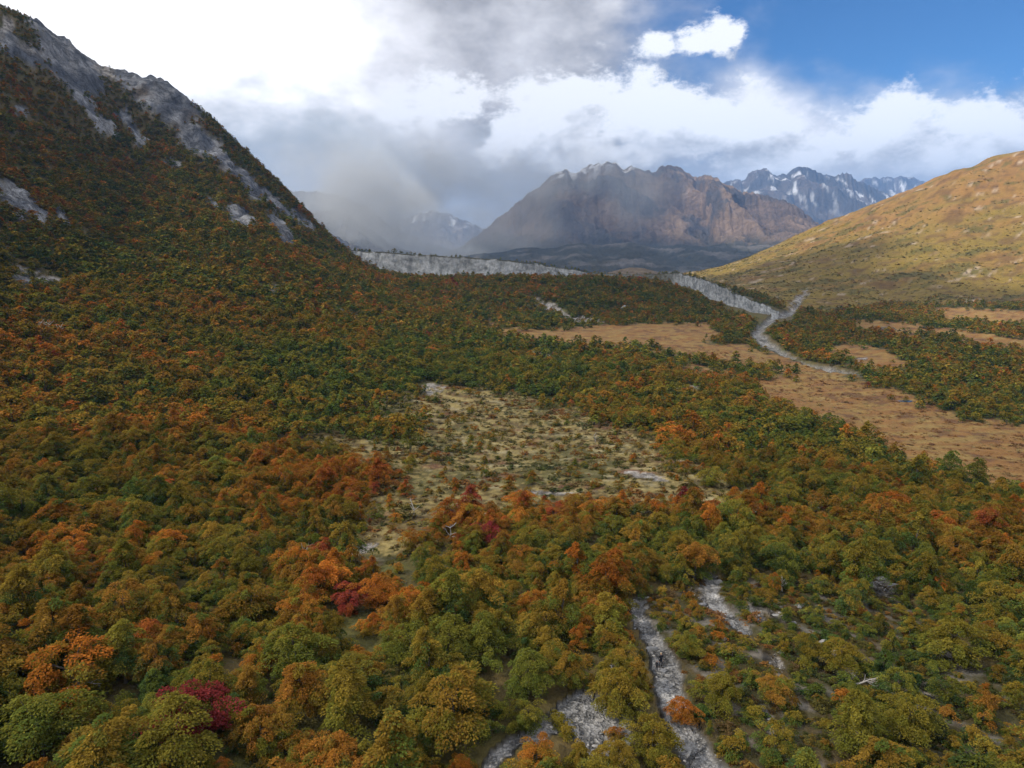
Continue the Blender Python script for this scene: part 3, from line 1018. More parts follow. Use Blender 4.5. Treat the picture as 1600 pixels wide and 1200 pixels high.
def crown_arrays(seed, nb, per, leaf, shape, tray=0.34, lowc=0.18):
    """leaf sprays on flat boughs; unit crown radius, height 'shape' tall"""
    g = np.random.default_rng(seed)
    kind, H = shape
    t = np.sort(g.random(nb)) * 0.97 + 0.02
    az = np.arange(nb) * 2.39996 + g.normal(0, 0.35, nb)
    if kind == 'dome':
        R = np.where(t > 0.3, np.sqrt(np.clip(1 - ((t - 0.3) / 0.72) ** 2, 0, 1)), 0.72 + 0.28 * t / 0.3)
    elif kind == 'cone':
        R = np.clip(1.02 - t, 0, 1) ** 0.62 * (0.75 + 0.25 * np.minimum(1, t * 6))
    else:                                     # flat, wind-spread
        R = np.where(t > 0.55, np.sqrt(np.clip(1 - ((t - 0.55) / 0.5) ** 2, 0, 1)), 0.55 + 0.45 * t / 0.55)
    lump = 1 + 0.28 * np.sin(az * 2 + seed) + 0.20 * np.sin(az * 3 + 1.7 * seed) + g.normal(0, 0.07, nb)
    rho = R * lump * g.uniform(0.42, 1.02, nb)
    bx, by = np.cos(az) * rho, np.sin(az) * rho
    bz = (lowc + (1 - lowc) * t) * H + g.normal(0, 0.05, nb) + 0.10 * np.sin(az + seed * 2.1)
    tr = tray * g.uniform(0.65, 1.25, nb) * (0.55 + 0.45 * R)
    n = nb * per
    ib = np.repeat(np.arange(nb), per)
    q = np.sqrt(g.random(n)); ph = g.random(n) * 2 * np.pi
    lx, ly = q * tr[ib] * np.cos(ph), q * tr[ib] * np.sin(ph)
    # boughs reach outwards: stretch along bearing
    ca, sa = np.cos(az[ib]), np.sin(az[ib])
    o = lx * ca + ly * sa; s_ = -lx * sa + ly * ca
    o *= 1.25; s_ *= 0.85
    cx = bx[ib] + o * ca - s_ * sa
    cyv = by[ib] + o * sa + s_ * ca
    cz = bz[ib] - 0.25 * q * q * tr[ib] - 0.20 * o + g.normal(0, 0.034, n) + 0.10 * (1 - q)
    # each spray: a leaf-shaped face
    d = np.stack([np.cos(ph + az[ib] * 0 + g.normal(0, 0.5, n)), np.sin(ph + g.normal(0, 0.5, n)), g.normal(-0.12, 0.30, n)], 1)
    d += np.stack([ca, sa, 0 * ca], 1) * 0.6
    d /= np.linalg.norm(d, axis=1, keepdims=True)
    up = np.stack([g.normal(0, 0.42, n) + ca * 0.25, g.normal(0, 0.42, n) + sa * 0.25, np.ones(n)], 1)
    side = np.cross(up, d); side /= np.linalg.norm(side, axis=1, keepdims=True) + 1e-9
    L = leaf * g.uniform(0.65, 1.35, n)[:, None]
    c = np.stack([cx, cyv, cz], 1)
    V = np.stack([c - d * L * 0.5, c + side * L * 0.30 - d * L * 0.05, c + d * L * 0.55, c - side * L * 0.30 - d * L * 0.05], 1).reshape(-1, 3)
    F = np.arange(n * 4).reshape(n, 4)
    hf = np.clip((cz / H - 0.15) / 0.85, 0, 1)
    bm_ = g.normal(0, 0.30, nb)[ib]
    mixf = sstep(0.30, 0.95, hf + bm_ + g.normal(0, 0.10, n) + 0.10 * q)
    lf = np.clip((1 + g.normal(0, 0.20, n)) * (1 + 0.5 * g.normal(0, 0.22, nb)[ib]), 0.5, 1.6)
    return V, F, np.repeat(mixf, 4), np.repeat(lf, 4), np.stack([bx, by, bz], 1)


def trunk_arrays(seed, boughs, H, sides=6, limbs=6):
    g = np.random.default_rng(seed + 99)
    lean = g.normal(0, 0.10, 2)
    pts = [(lean[0] * t * t * 1.0 + g.normal(0, 0.015), lean[1] * t * t + g.normal(0, 0.015), t * H * 0.86 - 0.10) for t in np.linspace(0, 1, 6)]
    rr_ = [0.075 * (1 - 0.82 * t) * (1.35 if t == 0 else 1) for t in np.linspace(0, 1, 6)]
    parts = [tube(pts, rr_, sides)]
    pick = g.choice(len(boughs), min(limbs, len(boughs)), replace=False)
    for b in pick:
        e = boughs[b]
        s = np.clip(e[2] / (H * 0.86) - 0.28, 0.15, 0.8)
        st = np.array((lean[0] * s * s, lean[1] * s * s, s * H * 0.86 - 0.10))
        mid = st * 0.5 + e * 0.5 + np.array((0, 0, -0.04))
        parts.append(tube([st, mid, e], [0.030, 0.019, 0.007], 5))
    return join(parts)


def make_crown(name, seed, nb, per, leaf, shape, tray=0.34, with_trunk=False, lowc=0.18):
    V, F, m, l, b = crown_arrays(seed, nb, per, leaf, shape, tray, lowc)
    n0 = len(F)
    if with_trunk:
        tv, tf = trunk_arrays(seed, b, shape[1], 5, 4)
        F = np.vstack([F, np.array(tf) + len(V)])
        V = np.vstack([V, np.array(tv)])
        m = np.concatenate([m, np.zeros(len(tv))]); l = np.concatenate([l, np.ones(len(tv))])
    me = mesh_from(name, V, F, smooth=False)
    set_attr(me, 'mixf', m); set_attr(me, 'lf', l)
    me.materials.append(LEAF)
    if with_trunk:
        me.materials.append(BARK)
        mi = np.zeros(len(F), np.int32); mi[n0:] = 1
        me.polygons.foreach_set('material_index', mi)
    return me, b


SHAPES = [('dome', 1.75), ('cone', 1.8), ('flat', 1.45), ('dome', 1.95), ('cone', 2.2), ('flat', 1.65), ('dome', 1.65), ('cone', 1.9), ('cone', 1.6)]
NEAR = []       # (crown mesh, trunk mesh)
for i, sh in enumerate(SHAPES):
    me, b = make_crown('crown', 11 + i * 7, 52, 225, 0.066, sh, 0.31)
    tv, tf = trunk_arrays(11 + i * 7, b, sh[1])
    tm = mesh_from('trunk', tv, tf)
    tm.materials.append(BARK)
    NEAR.append((me, tm))
SHRUB = []
for i in range(5):
    me, b = make_crown('foliage', 301 + i * 5, 40, 64, 0.125, ('dome', 1.15 + 0.1 * (i % 3)), 0.36, lowc=0.04)
    tv, tf = trunk_arrays(301 + i * 5, b, 1.2, 5, 7)
    tm = mesh_from('stem', tv, tf)
    tm.materials.append(BARK)
    SHRUB.append((me, tm))


def proto_set(cname, metas):
    c = bpy.data.collections.new(cname)
    for k, me in enumerate(metas):
        o = bpy.data.objects.new('%s_%02d' % (cname, k), me)
        c.objects.link(o)
    return c


C_NEAR = proto_set('near_tree_kinds', [make_crown('near_tree', 11 + i * 7, 52, 120, 0.080, sh, 0.31, True)[0] for i, sh in enumerate(SHAPES)])
C_MID = proto_set('mid_tree_kinds', [make_crown('mid_tree', 401 + i * 7, 34, 17, 0.23, sh, 0.34, True)[0] for i, sh in enumerate(SHAPES)])
C_FAR = proto_set('far_tree_kinds', [make_crown('far_tree', 501 + i * 7, 24, 8, 0.40, sh, 0.36)[0] for i, sh in enumerate(SHAPES)])
C_BUSH = proto_set('bush_kinds', [make_crown('bush', 601 + i * 5, 26, 16, 0.26, ('dome', 1.1 + 0.1 * (i % 3)), 0.38, lowc=0.03)[0] for i in range(6)])
C_LOWBUSH = proto_set('low_bush_kinds', [make_crown('low_bush', 651 + i * 5, 14, 6, 0.46, ('dome', 0.9 + 0.1 * (i % 3)), 0.42, lowc=0.03)[0] for i in range(6)])


def scatter_group(coll):
    ng = bpy.data.node_groups.new('scatter_' + coll.name, 'GeometryNodeTree')
    ng.interface.new_socket('Geometry', in_out='INPUT', socket_type='NodeSocketGeometry')
    ng.interface.new_socket('Geometry', in_out='OUTPUT', socket_type='NodeSocketGeometry')
    nd = ng.nodes
    gi, go = nd.new('NodeGroupInput'), nd.new('NodeGroupOutput')
    iop = nd.new('GeometryNodeInstanceOnPoints')
    ci = nd.new('GeometryNodeCollectionInfo')
    ci.inputs['Collection'].default_value = coll
    ci.inputs['Separate Children'].default_value = True
    ci.inputs['Reset Children'].default_value = True
    iop.inputs['Pick Instance'].default_value = True

    def named(t, n):
        a = nd.new('GeometryNodeInputNamedAttribute')
        a.data_type = t
        a.inputs['Name'].default_value = n
        return a.outputs['Attribute']
    L = ng.links
    L.new(gi.outputs[0], iop.inputs['Points'])
    L.new(ci.outputs[0], iop.inputs['Instance'])
    L.new(named('INT', 'var'), iop.inputs['Instance Index'])
    L.new(named('FLOAT_VECTOR', 'rot'), iop.inputs['Rotation'])
    L.new(named('FLOAT_VECTOR', 'scl'), iop.inputs['Scale'])
    L.new(iop.outputs[0], go.inputs[0])
    return ng


def scatter(name, P, scl, rot, var, cA, cB, coll, label, cat):
    me = bpy.data.meshes.new(name)
    me.vertices.add(len(P)); me.vertices.foreach_set('co', np.asarray(P, np.float32).ravel())
    set_attr(me, 'scl', scl, 'FLOAT_VECTOR'); set_attr(me, 'rot', rot, 'FLOAT_VECTOR')
    set_attr(me, 'var', var, 'INT')
    if cA is not None:
        set_attr(me, 'colA', cA, 'FLOAT_COLOR'); set_attr(me, 'colB', cB, 'FLOAT_COLOR')
    o = link(name, me)
    md = o.modifiers.new('scatter', 'NODES')
    md.node_group = scatter_group(coll)
    tag(o, label, cat, kind='stuff')
    return o


# ---- leaf colour: patches of green, olive, rust and red
PAL = np.array([(0.048, 0.084, 0.026), (0.084, 0.120, 0.024), (0.150, 0.145, 0.023), (0.205, 0.146, 0.022), (0.240, 0.118, 0.022),
                (0.360, 0.124, 0.020), (0.285, 0.078, 0.026), (0.190, 0.028, 0.032)])


def pal(w):
    w = np.clip(np.asarray(w) * 7, 0, 6.999)
    i = w.astype(int); f = (w - i)[:, None]
    return PAL[i] * (1 - f) + PAL[np.minimum(i + 1, 7)] * f


WARM = [(590, 765, 120, 36, .30), (700, 830, 150, 40, .24), (880, 800, 110, 36, .22), (1070, 780, 130, 30, .28), (1220, 838, 120, 26, .24), (1500, 850, 170, 34, .16), (260, 680, 110, 36, .22),
        (90, 870, 130, 40, .16), (180, 1040, 160, 50, .10), (590, 945, 100, 40, .22), (930, 960, 90, 40, .16), (120, 180, 330, 150, .03), (330, 300, 160, 110, -.03), (60, 560, 140, 70, .12),
        (420, 740, 60, 20, .2), (1060, 690, 60, 16, .2), (1450, 570, 260, 50, -.07), (330, 520, 150, 40, .06), (640, 1000, 60, 30, .08),
        (720, 560, 300, 46, -.18), (500, 610, 110, 56, -.12), (330, 640, 150, 26, -.10), (1320, 700, 220, 56, -.10), (800, 1060, 150, 80, -.13), (1130, 870, 170, 40, -.22), (1000, 465, 330, 40, -.04),
        (1450, 1050, 200, 120, -.08), (350, 950, 110, 50, -.12), (90, 940, 120, 40, -.12), (200, 430, 200, 60, -.06), (1500, 770, 150, 30, -.14), (880, 890, 110, 34, -.10)]


def warmth(x, y, z, g):
    px, py = project(x, y, z)
    n = len(x)
    w = 0.275 + 0.27 * fbm(x / 52, y / 52, 3, 161) + 0.26 * fbm(x / 17, y / 17, 3, 163) + g.normal(0, 0.065, n) + 0.28 * (g.random(n) < 0.015)
    for (cx, cy_, a, b, k) in WARM:
        w = w + k * np.exp(-(((px - cx) / a) ** 2 + ((py - cy_) / b) ** 2))
    return w


def leaf_colours(w, g):
    n = len(w)
    a = pal(w - 0.14 + g.normal(0, 0.03, n)); b = pal(w + 0.19 + g.normal(0, 0.07, n))
    k = np.exp(g.normal(0, 0.14, n))[:, None]
    return a * k, b * k


# ---- where trees grow
def sample_cells(spacing, rmin, rmax, thmin, thmax, seed, jit=0.42):
    g = np.random.default_rng(seed)
    m = rmax
    xs = np.arange(-m, m, spacing)
    ys = np.arange(0, m, spacing)
    X, Y = np.meshgrid(xs, ys)
    X = X + (np.arange(X.shape[0]) % 2)[:, None] * spacing * 0.5
    X = X.ravel() + g.uniform(-jit, jit, X.size) * spacing
    Y = Y.ravel() + g.uniform(-jit, jit, Y.size) * spacing
    r = np.hypot(X, Y); th = np.arctan2(X, Y)
    k = (r > rmin) & (r <= rmax) & (th > thmin) & (th < thmax)
    X, Y = X[k], Y[k]
    Z = surf(X, Y)
    px, py = project(X, Y, Z)
    k = (px > -160) & (px < 1760) & (py < 1420)
    return X[k], Y[k], Z[k], g


def grow(x, y, z, g):
    """density of trees and their size factor at each place"""
    s_px = np.minimum(FPX / np.hypot(x, y) * 3.0, 26)
    px, py, Zn = zones(x, y, z, (g.normal(0, 1, len(x)) * s_px, g.normal(0, 0.5, len(x)) * s_px))
    rock = np.maximum(Zn['rock'], crest_rock(x, y, z) * 0.7)
    d = np.ones(len(x)); s = np.ones(len(x))
    patch = fbm(x / 22, y / 22, 3, 171)
    d *= np.clip(1.0 + 0.25 * patch, 0, 1)
    def put_zone(m, dd, ss):
        nonlocal d, s
        d = np.where(m > 0.5, dd, d); s = np.where(m > 0.5, ss, s)
    put_zone(Zn['clear'], 0.10 + 0.28 * sstep(0.1, 0.4, patch), 0.55)
    put_zone(Zn['meadow'], 0.0, 0.5)
    put_zone(Zn['rhill'], 0.0, 0.5)
    put_zone(Zn['scrub'], 0.95, 0.55)
    d *= sstep(0.75, 0.25, rock)
    d *= sstep(0.6, 0.2, Zn['scree'])
    put_zone(np.maximum(Zn['river'], Zn['bank']), 0.0, 1)
    put_zone(Zn['track'], 0.0, 1)
    high = sstep(20, 260, z)
    s *= 1 - 0.42 * high
    return px, py, Zn, d, s


KEYED = [  # trees one can name: photo point of the crown's middle, crown radius in m, warmth of foot and top, shape
    (302, 1135, 3.6, .98, .99, 2, 'crimson'), (1066, 1118, 1.6, .58, .73, 0, 'orange'), (1020, 1166, 2.4, .30, .42, 0, ''), (968, 1098, 3.0, .30, .44, 0, ''), (962, 1196, 2.0, .30, .45, 6, ''),
    (872, 1122, 1.1, .30, .36, 3, ''), (885, 1140, 1.0, .30, .42, 0, ''), (826, 1062, 2.8, .18, .26, 0, 'green'), (886, 1052, 2.2, .22, .50, 3, ''), (712, 1120, 4.2, .30, .50, 0, ''),
    (905, 1188, 1.6, .34, .46, 1, ''), (838, 1190, 2.0, .42, .66, 2, ''), (820, 1128, 1.9, .2, .34, 2, ''), (546, 1110, 3.6, .28, .42, 4, ''), (480, 1090, 3.2, .42, .60, 3, ''), (466, 1030, 3.6, .18, .30, 0, ''),
    (120, 1062, 4.4, .32, .70, 2, ''), (70, 1150, 4.0, .16, .28, 2, ''), (270, 1175, 4.0, .28, .36, 0, ''), (545, 936, 2.6, .86, .97, 5, 'red'), (590, 928, 3.0, .60, .72, 5, ''), (990, 1060, 2.0, .34, .52, 1, ''),
    (958, 1055, 2.0, .30, .40, 0, ''), (1120, 1085, 2.5, .28, .38, 1, ''), (1310, 1030, 2.4, .28, .42, 0, ''), (1340, 1150, 3.2, .26, .34, 4, ''), (1410, 1130, 3.0, .28, .36, 0, ''), (1490, 1010, 3.4, .26, .36, 0, ''),
    (960, 1145, 0.9, .45, .66, 1, ''), (700, 1010, 3.4, .2, .3, 0, ''), (760, 1010, 3.0, .2, .28, 3, ''), (640, 1020, 3.2, .2, .28, 0, '')]


def crown_clear(x, y, z, R, H):
    """does the crown leave the gravel in sight"""
    bad = np.zeros(len(x))
    d = np.hypot(x, y)
    for (ox, oz) in ((0, .35), (-.8, .5), (.8, .5), (-.55, .85), (.55, .85), (0, 1.0), (0, .65), (-.9, .2), (.9, .2)):
        qx, qy = project(x + ox * R, y, z + oz * H)
        bad = np.maximum(bad, track_mask(qx, qy))
    return bad < 0.5


TREES = []
for (cx, cy_, R, wa, wb, sh, nm) in KEYED:
    R *= 0.9
    H = SHAPES[sh][1] * R
    h = hit(cx, cy_ + 0.45 * H * 0.85 * FPX / 82.0)
    w = np.array([wa, wb])
    c = pal(w)
    TREES.append(dict(p=h, R=R, H=1.0, var=sh, cA=c[0], cB=c[1], w=(wa + wb) / 2, wb=wb, name=nm, rot=random.uniform(0, 6.28)))


def near_trees():
    x, y, z, g = sample_cells(2.6, 40, 190, rad(-48), rad(48), 21)
    px, py, Zn, d, s = grow(x, y, z, g)
    R = np.clip(g.lognormal(math.log(1.62), 0.38, len(x)), 0.7, 3.4) * s
    keep = g.random(len(x)) < d
    H = R * 1.6
    R = np.where(crown_clear(x, y, z, R, H), R, R * 0.48)
    H = R * 1.6
    keep &= crown_clear(x, y, z, R, H)
    kx = np.array([[t['p'].x, t['p'].y, t['R']] for t in TREES])
    dd = np.hypot(x[:, None] - kx[None, :, 0], y[:, None] - kx[None, :, 1])
    keep &= (dd > 0.62 * (kx[None, :, 2] + R[:, None])).all(1)
    # keyed crowns stay in sight: nothing tall right in front of the named ones
    for t in TREES:
        if t['name']:
            qx, qy = project(t['p'].x, t['p'].y, t['p'].z + t['R'] * 0.8)
            ax, ay = project(x, y, z + H * 0.7)
            s_ = FPX / np.hypot(x, y)
            keep &= ~((np.hypot(ax - qx, ay - qy) < (t['R'] * 0.8 + R * 0.9) * s_) & (np.hypot(x, y) < t['p'].length + 1) & (y < t['p'].y))
    # the walkers stay in sight
    ax, ay = project(x, y, z + H * 0.6)
    keep &= ~(np.hypot(ax - 1030, (ay - 1036)) < R * FPX / np.hypot(x, y) + 14)
    keep &= z < 200
    x, y, z, R, px, py = (a[keep] for a in (x, y, z, R, px, py))
    w = warmth(x, y, z, g)
    cA, cB = leaf_colours(w, g)
    var = g.integers(0, len(SHAPES), len(x))
    rot = g.uniform(0, 2 * np.pi, len(x))
    for i in range(len(x)):
        TREES.append(dict(p=Vector((x[i], y[i], z[i])), R=float(R[i]), H=float(g.uniform(0.75, 1.3)), var=int(var[i]), cA=cA[i], cB=cB[i], w=float(w[i]), wb=float(w[i] + .15), name='', rot=float(rot[i])))


near_trees()


def rank_trees():
    for t in TREES:
        p = t['p']
        ax, ay = project(p.x, p.y, p.z + t['R'] * 0.9)
        t['px'], t['py'] = float(ax), float(ay)
        t['size'] = t['R'] * FPX / p.length
        t['inside'] = 4 < ax < 1596 and 300 < ay < 1196


rank_trees()

# ------------------------------------------------------------------ labels that tell look-alikes apart
LANDMARKS = [((302, 1135), 'the crimson tree'), ((1030, 1035), 'the two hikers'), ((1066, 1112), 'the small bright orange tree'), ((930, 1130), 'the gravel patch'),
             ((0, 1200), 'the lower left corner'), ((1600, 1200), 'the lower right corner'), ((1250, 950), 'the largest grey boulder'), ((1325, 1052), 'the pale bare earth'),
             ((560, 1200), 'the bottom edge'), ((826, 1062), 'the round bright green tree'), ((475, 862), 'the upright grey snag'), ((60, 1085), 'the fallen pale branches'),
             ((0, 940), 'the left edge'), ((1600, 1000), 'the right edge'), ((610, 830), 'the small grassy gap'), ((998, 948), 'the top of the gravel track'),
             ((545, 930), 'the dark red tree'), ((1380, 918), 'the pale stones upslope'), ((1080, 1190), 'the foot of the gravel track'), ((775, 1180), 'the narrow curved path'),
             ((820, 830), 'the red-brown grove'), ((1200, 850), 'the orange band'), ((250, 860), 'the dark hollow'), ((1430, 810), 'the bare grey bush')]
ORD = ['', 'second', 'third', 'fourth', 'fifth', 'sixth', 'seventh', 'eighth', 'ninth', 'tenth', 'eleventh', 'twelfth', 'thirteenth', 'fourteenth', 'fifteenth', 'sixteenth', 'seventeenth',
       'eighteenth', 'nineteenth', 'twentieth']
USED = {}


def colour_word(w):
    for lim, s in ((.10, 'dark green'), (.20, 'deep green'), (.29, 'olive green'), (.37, 'golden olive'), (.46, 'golden brown'), (.57, 'rust brown'), (.68, 'rusty orange'), (.80, 'bright orange'), (.92, 'brick red')):
        if w < lim:
            return s
    return 'crimson'


def place_labels(items, noun):
    """items: dicts with px, py, look; gives each its own label from the nearest landmark"""
    by = {}
    for it in items:
        d = sorted((math.hypot(it['px'] - c[0], (it['py'] - c[1]) * 1.3), i) for i, (c, n) in enumerate(LANDMARKS))
        k = 0
        while d[k][0] < 26 and k < 2:
            k += 1
        c, nm = LANDMARKS[d[k][1]]
        dx, dy = it['px'] - c[0], (it['py'] - c[1]) * 1.3
        if nm.endswith('edge') or nm.endswith('corner'):
            where = 'near' if abs(dx) + abs(dy) < 90 else 'inward of'
        elif abs(dx) > abs(dy):
            where = 'left of' if dx < 0 else 'right of'
        else:
            where = 'behind' if dy < 0 else 'in front of'
        by.setdefault((it['look'], where, nm), []).append((d[k][0], it))
    for (look, where, nm), L in by.items():
        L.sort(key=lambda q: q[0])
        for i, (_, it) in enumerate(L):
            o = (ORD[i] + ' ') if i < len(ORD) else 'far '
            it['label'] = ('%s%s %s %s %s' % (o if i else '', look, noun, where, nm)).strip() if len(L) > 1 and i else '%s %s just %s %s' % (look, noun, where, nm)
            if len(L) > 1 and i:
                it['label'] = '%s %s, %s%s %s' % (look, noun, o, where, nm)
            if len(it['label'].split()) > 15:
                it['label'] = it['label'].replace(' and ', '-and-', 1)


def build_trees():
    cand = sorted([t for t in TREES if t['inside']], key=lambda t: -t['size'] - (1000 if t['name'] else 0))
    tall = [t for t in cand if t['R'] >= 1.3 or t['name']][:300]
    low = [t for t in cand if t['R'] < 1.3 and not t['name']][:240]
    for t in tall:
        t['look'] = ('small ' if t['R'] < 1.7 else 'broad ' if t['R'] > 3.1 else '') + (colour_word(t['w'] - .05) if t['wb'] - t['w'] < .1 or colour_word(t['wb']) == colour_word(t['w'] - .05)
                                                                              else colour_word(t['w'] - .05) + ' and ' + colour_word(t['wb']))
    for t in low:
        t['look'] = ('tiny ' if t['R'] < 1.0 else '') + colour_word(t['w'])
    place_labels(tall, 'beech tree')
    place_labels(low, 'beech shrub')
    for t in tall:
        if t['name'] == 'crimson': t['label'] = 'crimson beech tree, the only deep red crown near the bottom'
        if t['name'] == 'orange': t['label'] = 'small bright orange beech tree on the edge of the gravel track'
        if t['name'] == 'green': t['label'] = 'round bright green beech tree behind the gravel patch'
        if t['name'] == 'red': t['label'] = 'dark red beech tree beside an orange one, mid slope'
    for grp, lst, protos, nm, cat, pn in (('beech trees of the near slope', tall, NEAR, 'beech_tree', 'tree', ('crown', 'trunk')),
                                          ('beech shrubs of the near slope', low, SHRUB, 'beech_shrub', 'shrub', ('foliage', 'stem'))):
        for t in lst:
            e = bpy.data.objects.new(nm, None)
            COL.objects.link(e)
            e.location = t['p'] - Vector((0, 0, 0.12))
            e.rotation_euler = (random.gauss(0, 0.07), random.gauss(0, 0.07), t['rot'])
            e.scale = (t['R'], t['R'], t['R'] * t['H'])
            e.empty_display_size = 0.1
            tag(e, t['label'], cat, grp)
            cm, tm = protos[t['var'] % len(protos)]
            c = link(pn[0], cm, None, e)
            c['colA'] = [float(q) for q in t['cA']]; c['colB'] = [float(q) for q in t['cB']]
            link(pn[1], tm, None, e)
            t['done'] = True
    rest = [t for t in TREES if not t.get('done')]
    g = np.random.default_rng(5)

    def arr(f): return np.array([f(t) for t in rest])
    n = len(rest)
    R = arr(lambda t: t['R'])
    scatter('beech_wood', arr(lambda t: tuple(t['p'])) - np.array((0, 0, .12)), np.stack([R, R, R * arr(lambda t: t['H'])], 1),
            np.stack([np.zeros(n), np.zeros(n), arr(lambda t: t['rot'])], 1), arr(lambda t: t['var']), arr(lambda t: tuple(t['cA'])), arr(lambda t: tuple(t['cB'])), C_NEAR,
            'mixed green and rust beech wood of the near slope', 'wood')
    print('TREES', len(tall), len(low), n)


build_trees()


def far_wood(name, spacing, r0, r1, coll, nvar, seed, Rm, label):
    x, y, z, g = sample_cells(spacing, r0, r1, rad(-45), rad(45), seed)
    px, py, Zn, d, s = grow(x, y, z, g)
    k = (g.random(len(x)) < d) & (z < 330)
    # only slopes that can be seen from near the viewpoint
    if r0 > 500:
        rr_ = np.hypot(x, y)
        vis = np.ones(len(x), bool)
        for f in np.linspace(0.4, 0.97, 12):
            vis &= (z + 22) / rr_ > (surf(x * f, y * f) / (rr_ * f)) - 0.004
        k &= vis
    x, y, z, s = x[k], y[k], z[k], s[k]
    n = len(x)
    R = np.clip(g.lognormal(math.log(Rm), 0.32, n), 0.4 * Rm, 1.8 * Rm) * s
    w = warmth(x, y, z, g)
    cA, cB = leaf_colours(w, g)
    print(name, n)
    scatter(name, np.stack([x, y, z - 0.15], 1), np.stack([R, R, R * g.uniform(0.7, 1.3, n)], 1), np.stack([np.zeros(n), np.zeros(n), g.uniform(0, 6.28, n)], 1),
            g.integers(0, nvar, n), cA, cB, coll, label, 'wood')


far_wood('hillside_wood', 3.0, 190, 400, C_MID, len(SHAPES), 31, 1.8, 'dense beech wood round the grass clearing, green to rust')
far_wood('distant_wood', 3.7, 400, 1500, C_FAR, len(SHAPES), 41, 2.15, 'far beech wood on the mountain side and moraine')


def crest_shrubs():
    g = np.random.default_rng(77)
    C = MORAINE_CREST
    i = g.integers(40, len(C) - 60, 420)
    i = i[fbm(i / 45.0, i * 0.0, 3, 79) + g.normal(0, 0.12, len(i)) > -0.05]
    P = C[i] + np.stack([g.normal(0, 2, len(i)), g.uniform(0, 9, len(i)), np.full(len(i), -0.6)], 1)
    n = len(i)
    R = g.lognormal(math.log(1.25), 0.3, n)
    cA, cB = leaf_colours(np.clip(g.normal(0.2, 0.08, n), 0, 1), g)
    scatter('crest_shrubs', P, np.stack([R, R, R], 1), np.stack([np.zeros(n), np.zeros(n), g.uniform(0, 6.28, n)], 1), g.integers(0, len(SHAPES), n), cA, cB, C_FAR,
            'dark line of shrubs along the top of the grey moraine wall', 'shrubs')


crest_shrubs()

# ------------------------------------------------------------------ low bushes and tussocks
def ground_cover():
    def lay(name, spacing, r0, r1, seed, zone, dens, size, cols, coll, nvar, label, cat, extra=None, sq=1.0):
        x, y, z, g = sample_cells(spacing, r0, r1, rad(-44), rad(44), seed, 0.5)
        px, py, Zn = zones(x, y, z)
        k = (Zn[zone] > 0.5) & (Zn['track'] < 0.4) & (Zn['river'] < 0.4) & (Zn['scree'] < 0.45)
        dn = dens(x, y, z) if callable(dens) else dens
        k &= g.random(len(x)) < dn
        x, y, z = x[k], y[k], z[k]
        n = len(x)
        R = np.clip(g.lognormal(math.log(size), 0.38, n), size * 0.4, size * 2.4)
        C = np.array(cols)
        sel = np.clip(fbm(x / 18, y / 18, 3, seed + 3) * 1.4 + 0.5 + g.normal(0, 0.25, n), 0, 0.999) * len(cols)
        i = sel.astype(int)
        cA = C[i] * np.exp(g.normal(0, 0.18, n))[:, None]
        cB = C[np.clip(i + g.integers(-1, 2, n), 0, len(cols) - 1)] * np.exp(g.normal(0.12, 0.18, n))[:, None]
        print(name, n)
        scatter(name, np.stack([x, y, z - 0.05], 1), np.stack([R, R, R * sq * g.uniform(0.6, 1.1, n)], 1), np.stack([g.normal(0, .1, n), g.normal(0, .1, n), g.uniform(0, 6.28, n)], 1),
                g.integers(0, nvar, n), cA, cB, coll, label, cat)
    olive, brown, straw, red, green, gold, rust = (0.075, 0.068, 0.020), (0.085, 0.055, 0.024), (0.19, 0.155, 0.07), (0.13, 0.035, 0.024), (0.050, 0.058, 0.020), (0.15, 0.10, 0.022), (0.15, 0.072, 0.024)
    lay('heath', 1.15, 40, 160, 51, 'scrub', lambda x, y, z: np.clip(0.75 - 1.1 * sstep(0.05, 0.3, fbm((x + 0.8 * y) / 3.2, (y - 0.8 * x) / 9, 4, 131)), 0, 1), 0.48, [green, olive, brown, olive, gold, rust], C_BUSH, 6,
        'low heath of brown and olive bushes on the stony slope', 'heath', sq=0.7)
    lay('clearing_heath', 2.1, 90, 360, 53, 'clear', lambda x, y, z: np.clip(0.60 + 0.9 * fbm(x / 13, y / 13, 3, 57), 0, 0.9), 0.75, [green, olive, brown, straw, olive, gold, rust], C_LOWBUSH, 6,
        'low heath and pale tussocks in the grass clearing', 'heath', sq=0.75)
    lay('meadow_tussocks', 2.7, 150, 480, 55, 'meadow', lambda x, y, z: np.clip(0.45 + 0.8 * fbm(x / 25, y / 9, 3, 59), 0, 1), 0.62, [rust, (0.16, 0.085, 0.04), straw, (0.19, 0.12, 0.05), (0.12, 0.06, 0.03)], C_LOWBUSH, 6,
        'rust and straw tussocks of the peat meadow', 'tussocks', sq=0.5)
    lay('hillside_bushes', 5.2, 800, 1700, 57, 'rhill', lambda x, y, z: np.clip(0.42 + 1.2 * fbm(x / 60, (y - 0.06 * x) / 24, 4, 123) - 0.35 * sstep(-40, 90, z), 0.03, 1), 1.25, [green, olive, (0.07, 0.055, 0.018), gold, rust], C_LOWBUSH, 6,
        'dark bushes dotted over the golden right hillside', 'bushes', sq=0.6)


ground_cover()


# ------------------------------------------------------------------ stones
def stone_mat(nt, bs):
    oi = nt.nodes.new('ShaderNodeObjectInfo')
    p = objpos(nt)
    f = noise(nt, p, 3.0, 5, 0.65)
    rn = N(nt, oi.outputs['Random'])
    a = mixc(nt, rn, (0.15, 0.155, 0.165), (0.30, 0.29, 0.275))
    put(nt, scalec(nt, a, (f - 0.5) * 1.3 + 1.0), bs.inputs['Base Color'])
    bump(nt, bs, f, 0.7, 0.06)


STONE = principled('grey_stone', stone_mat, 0.9, 0.2)


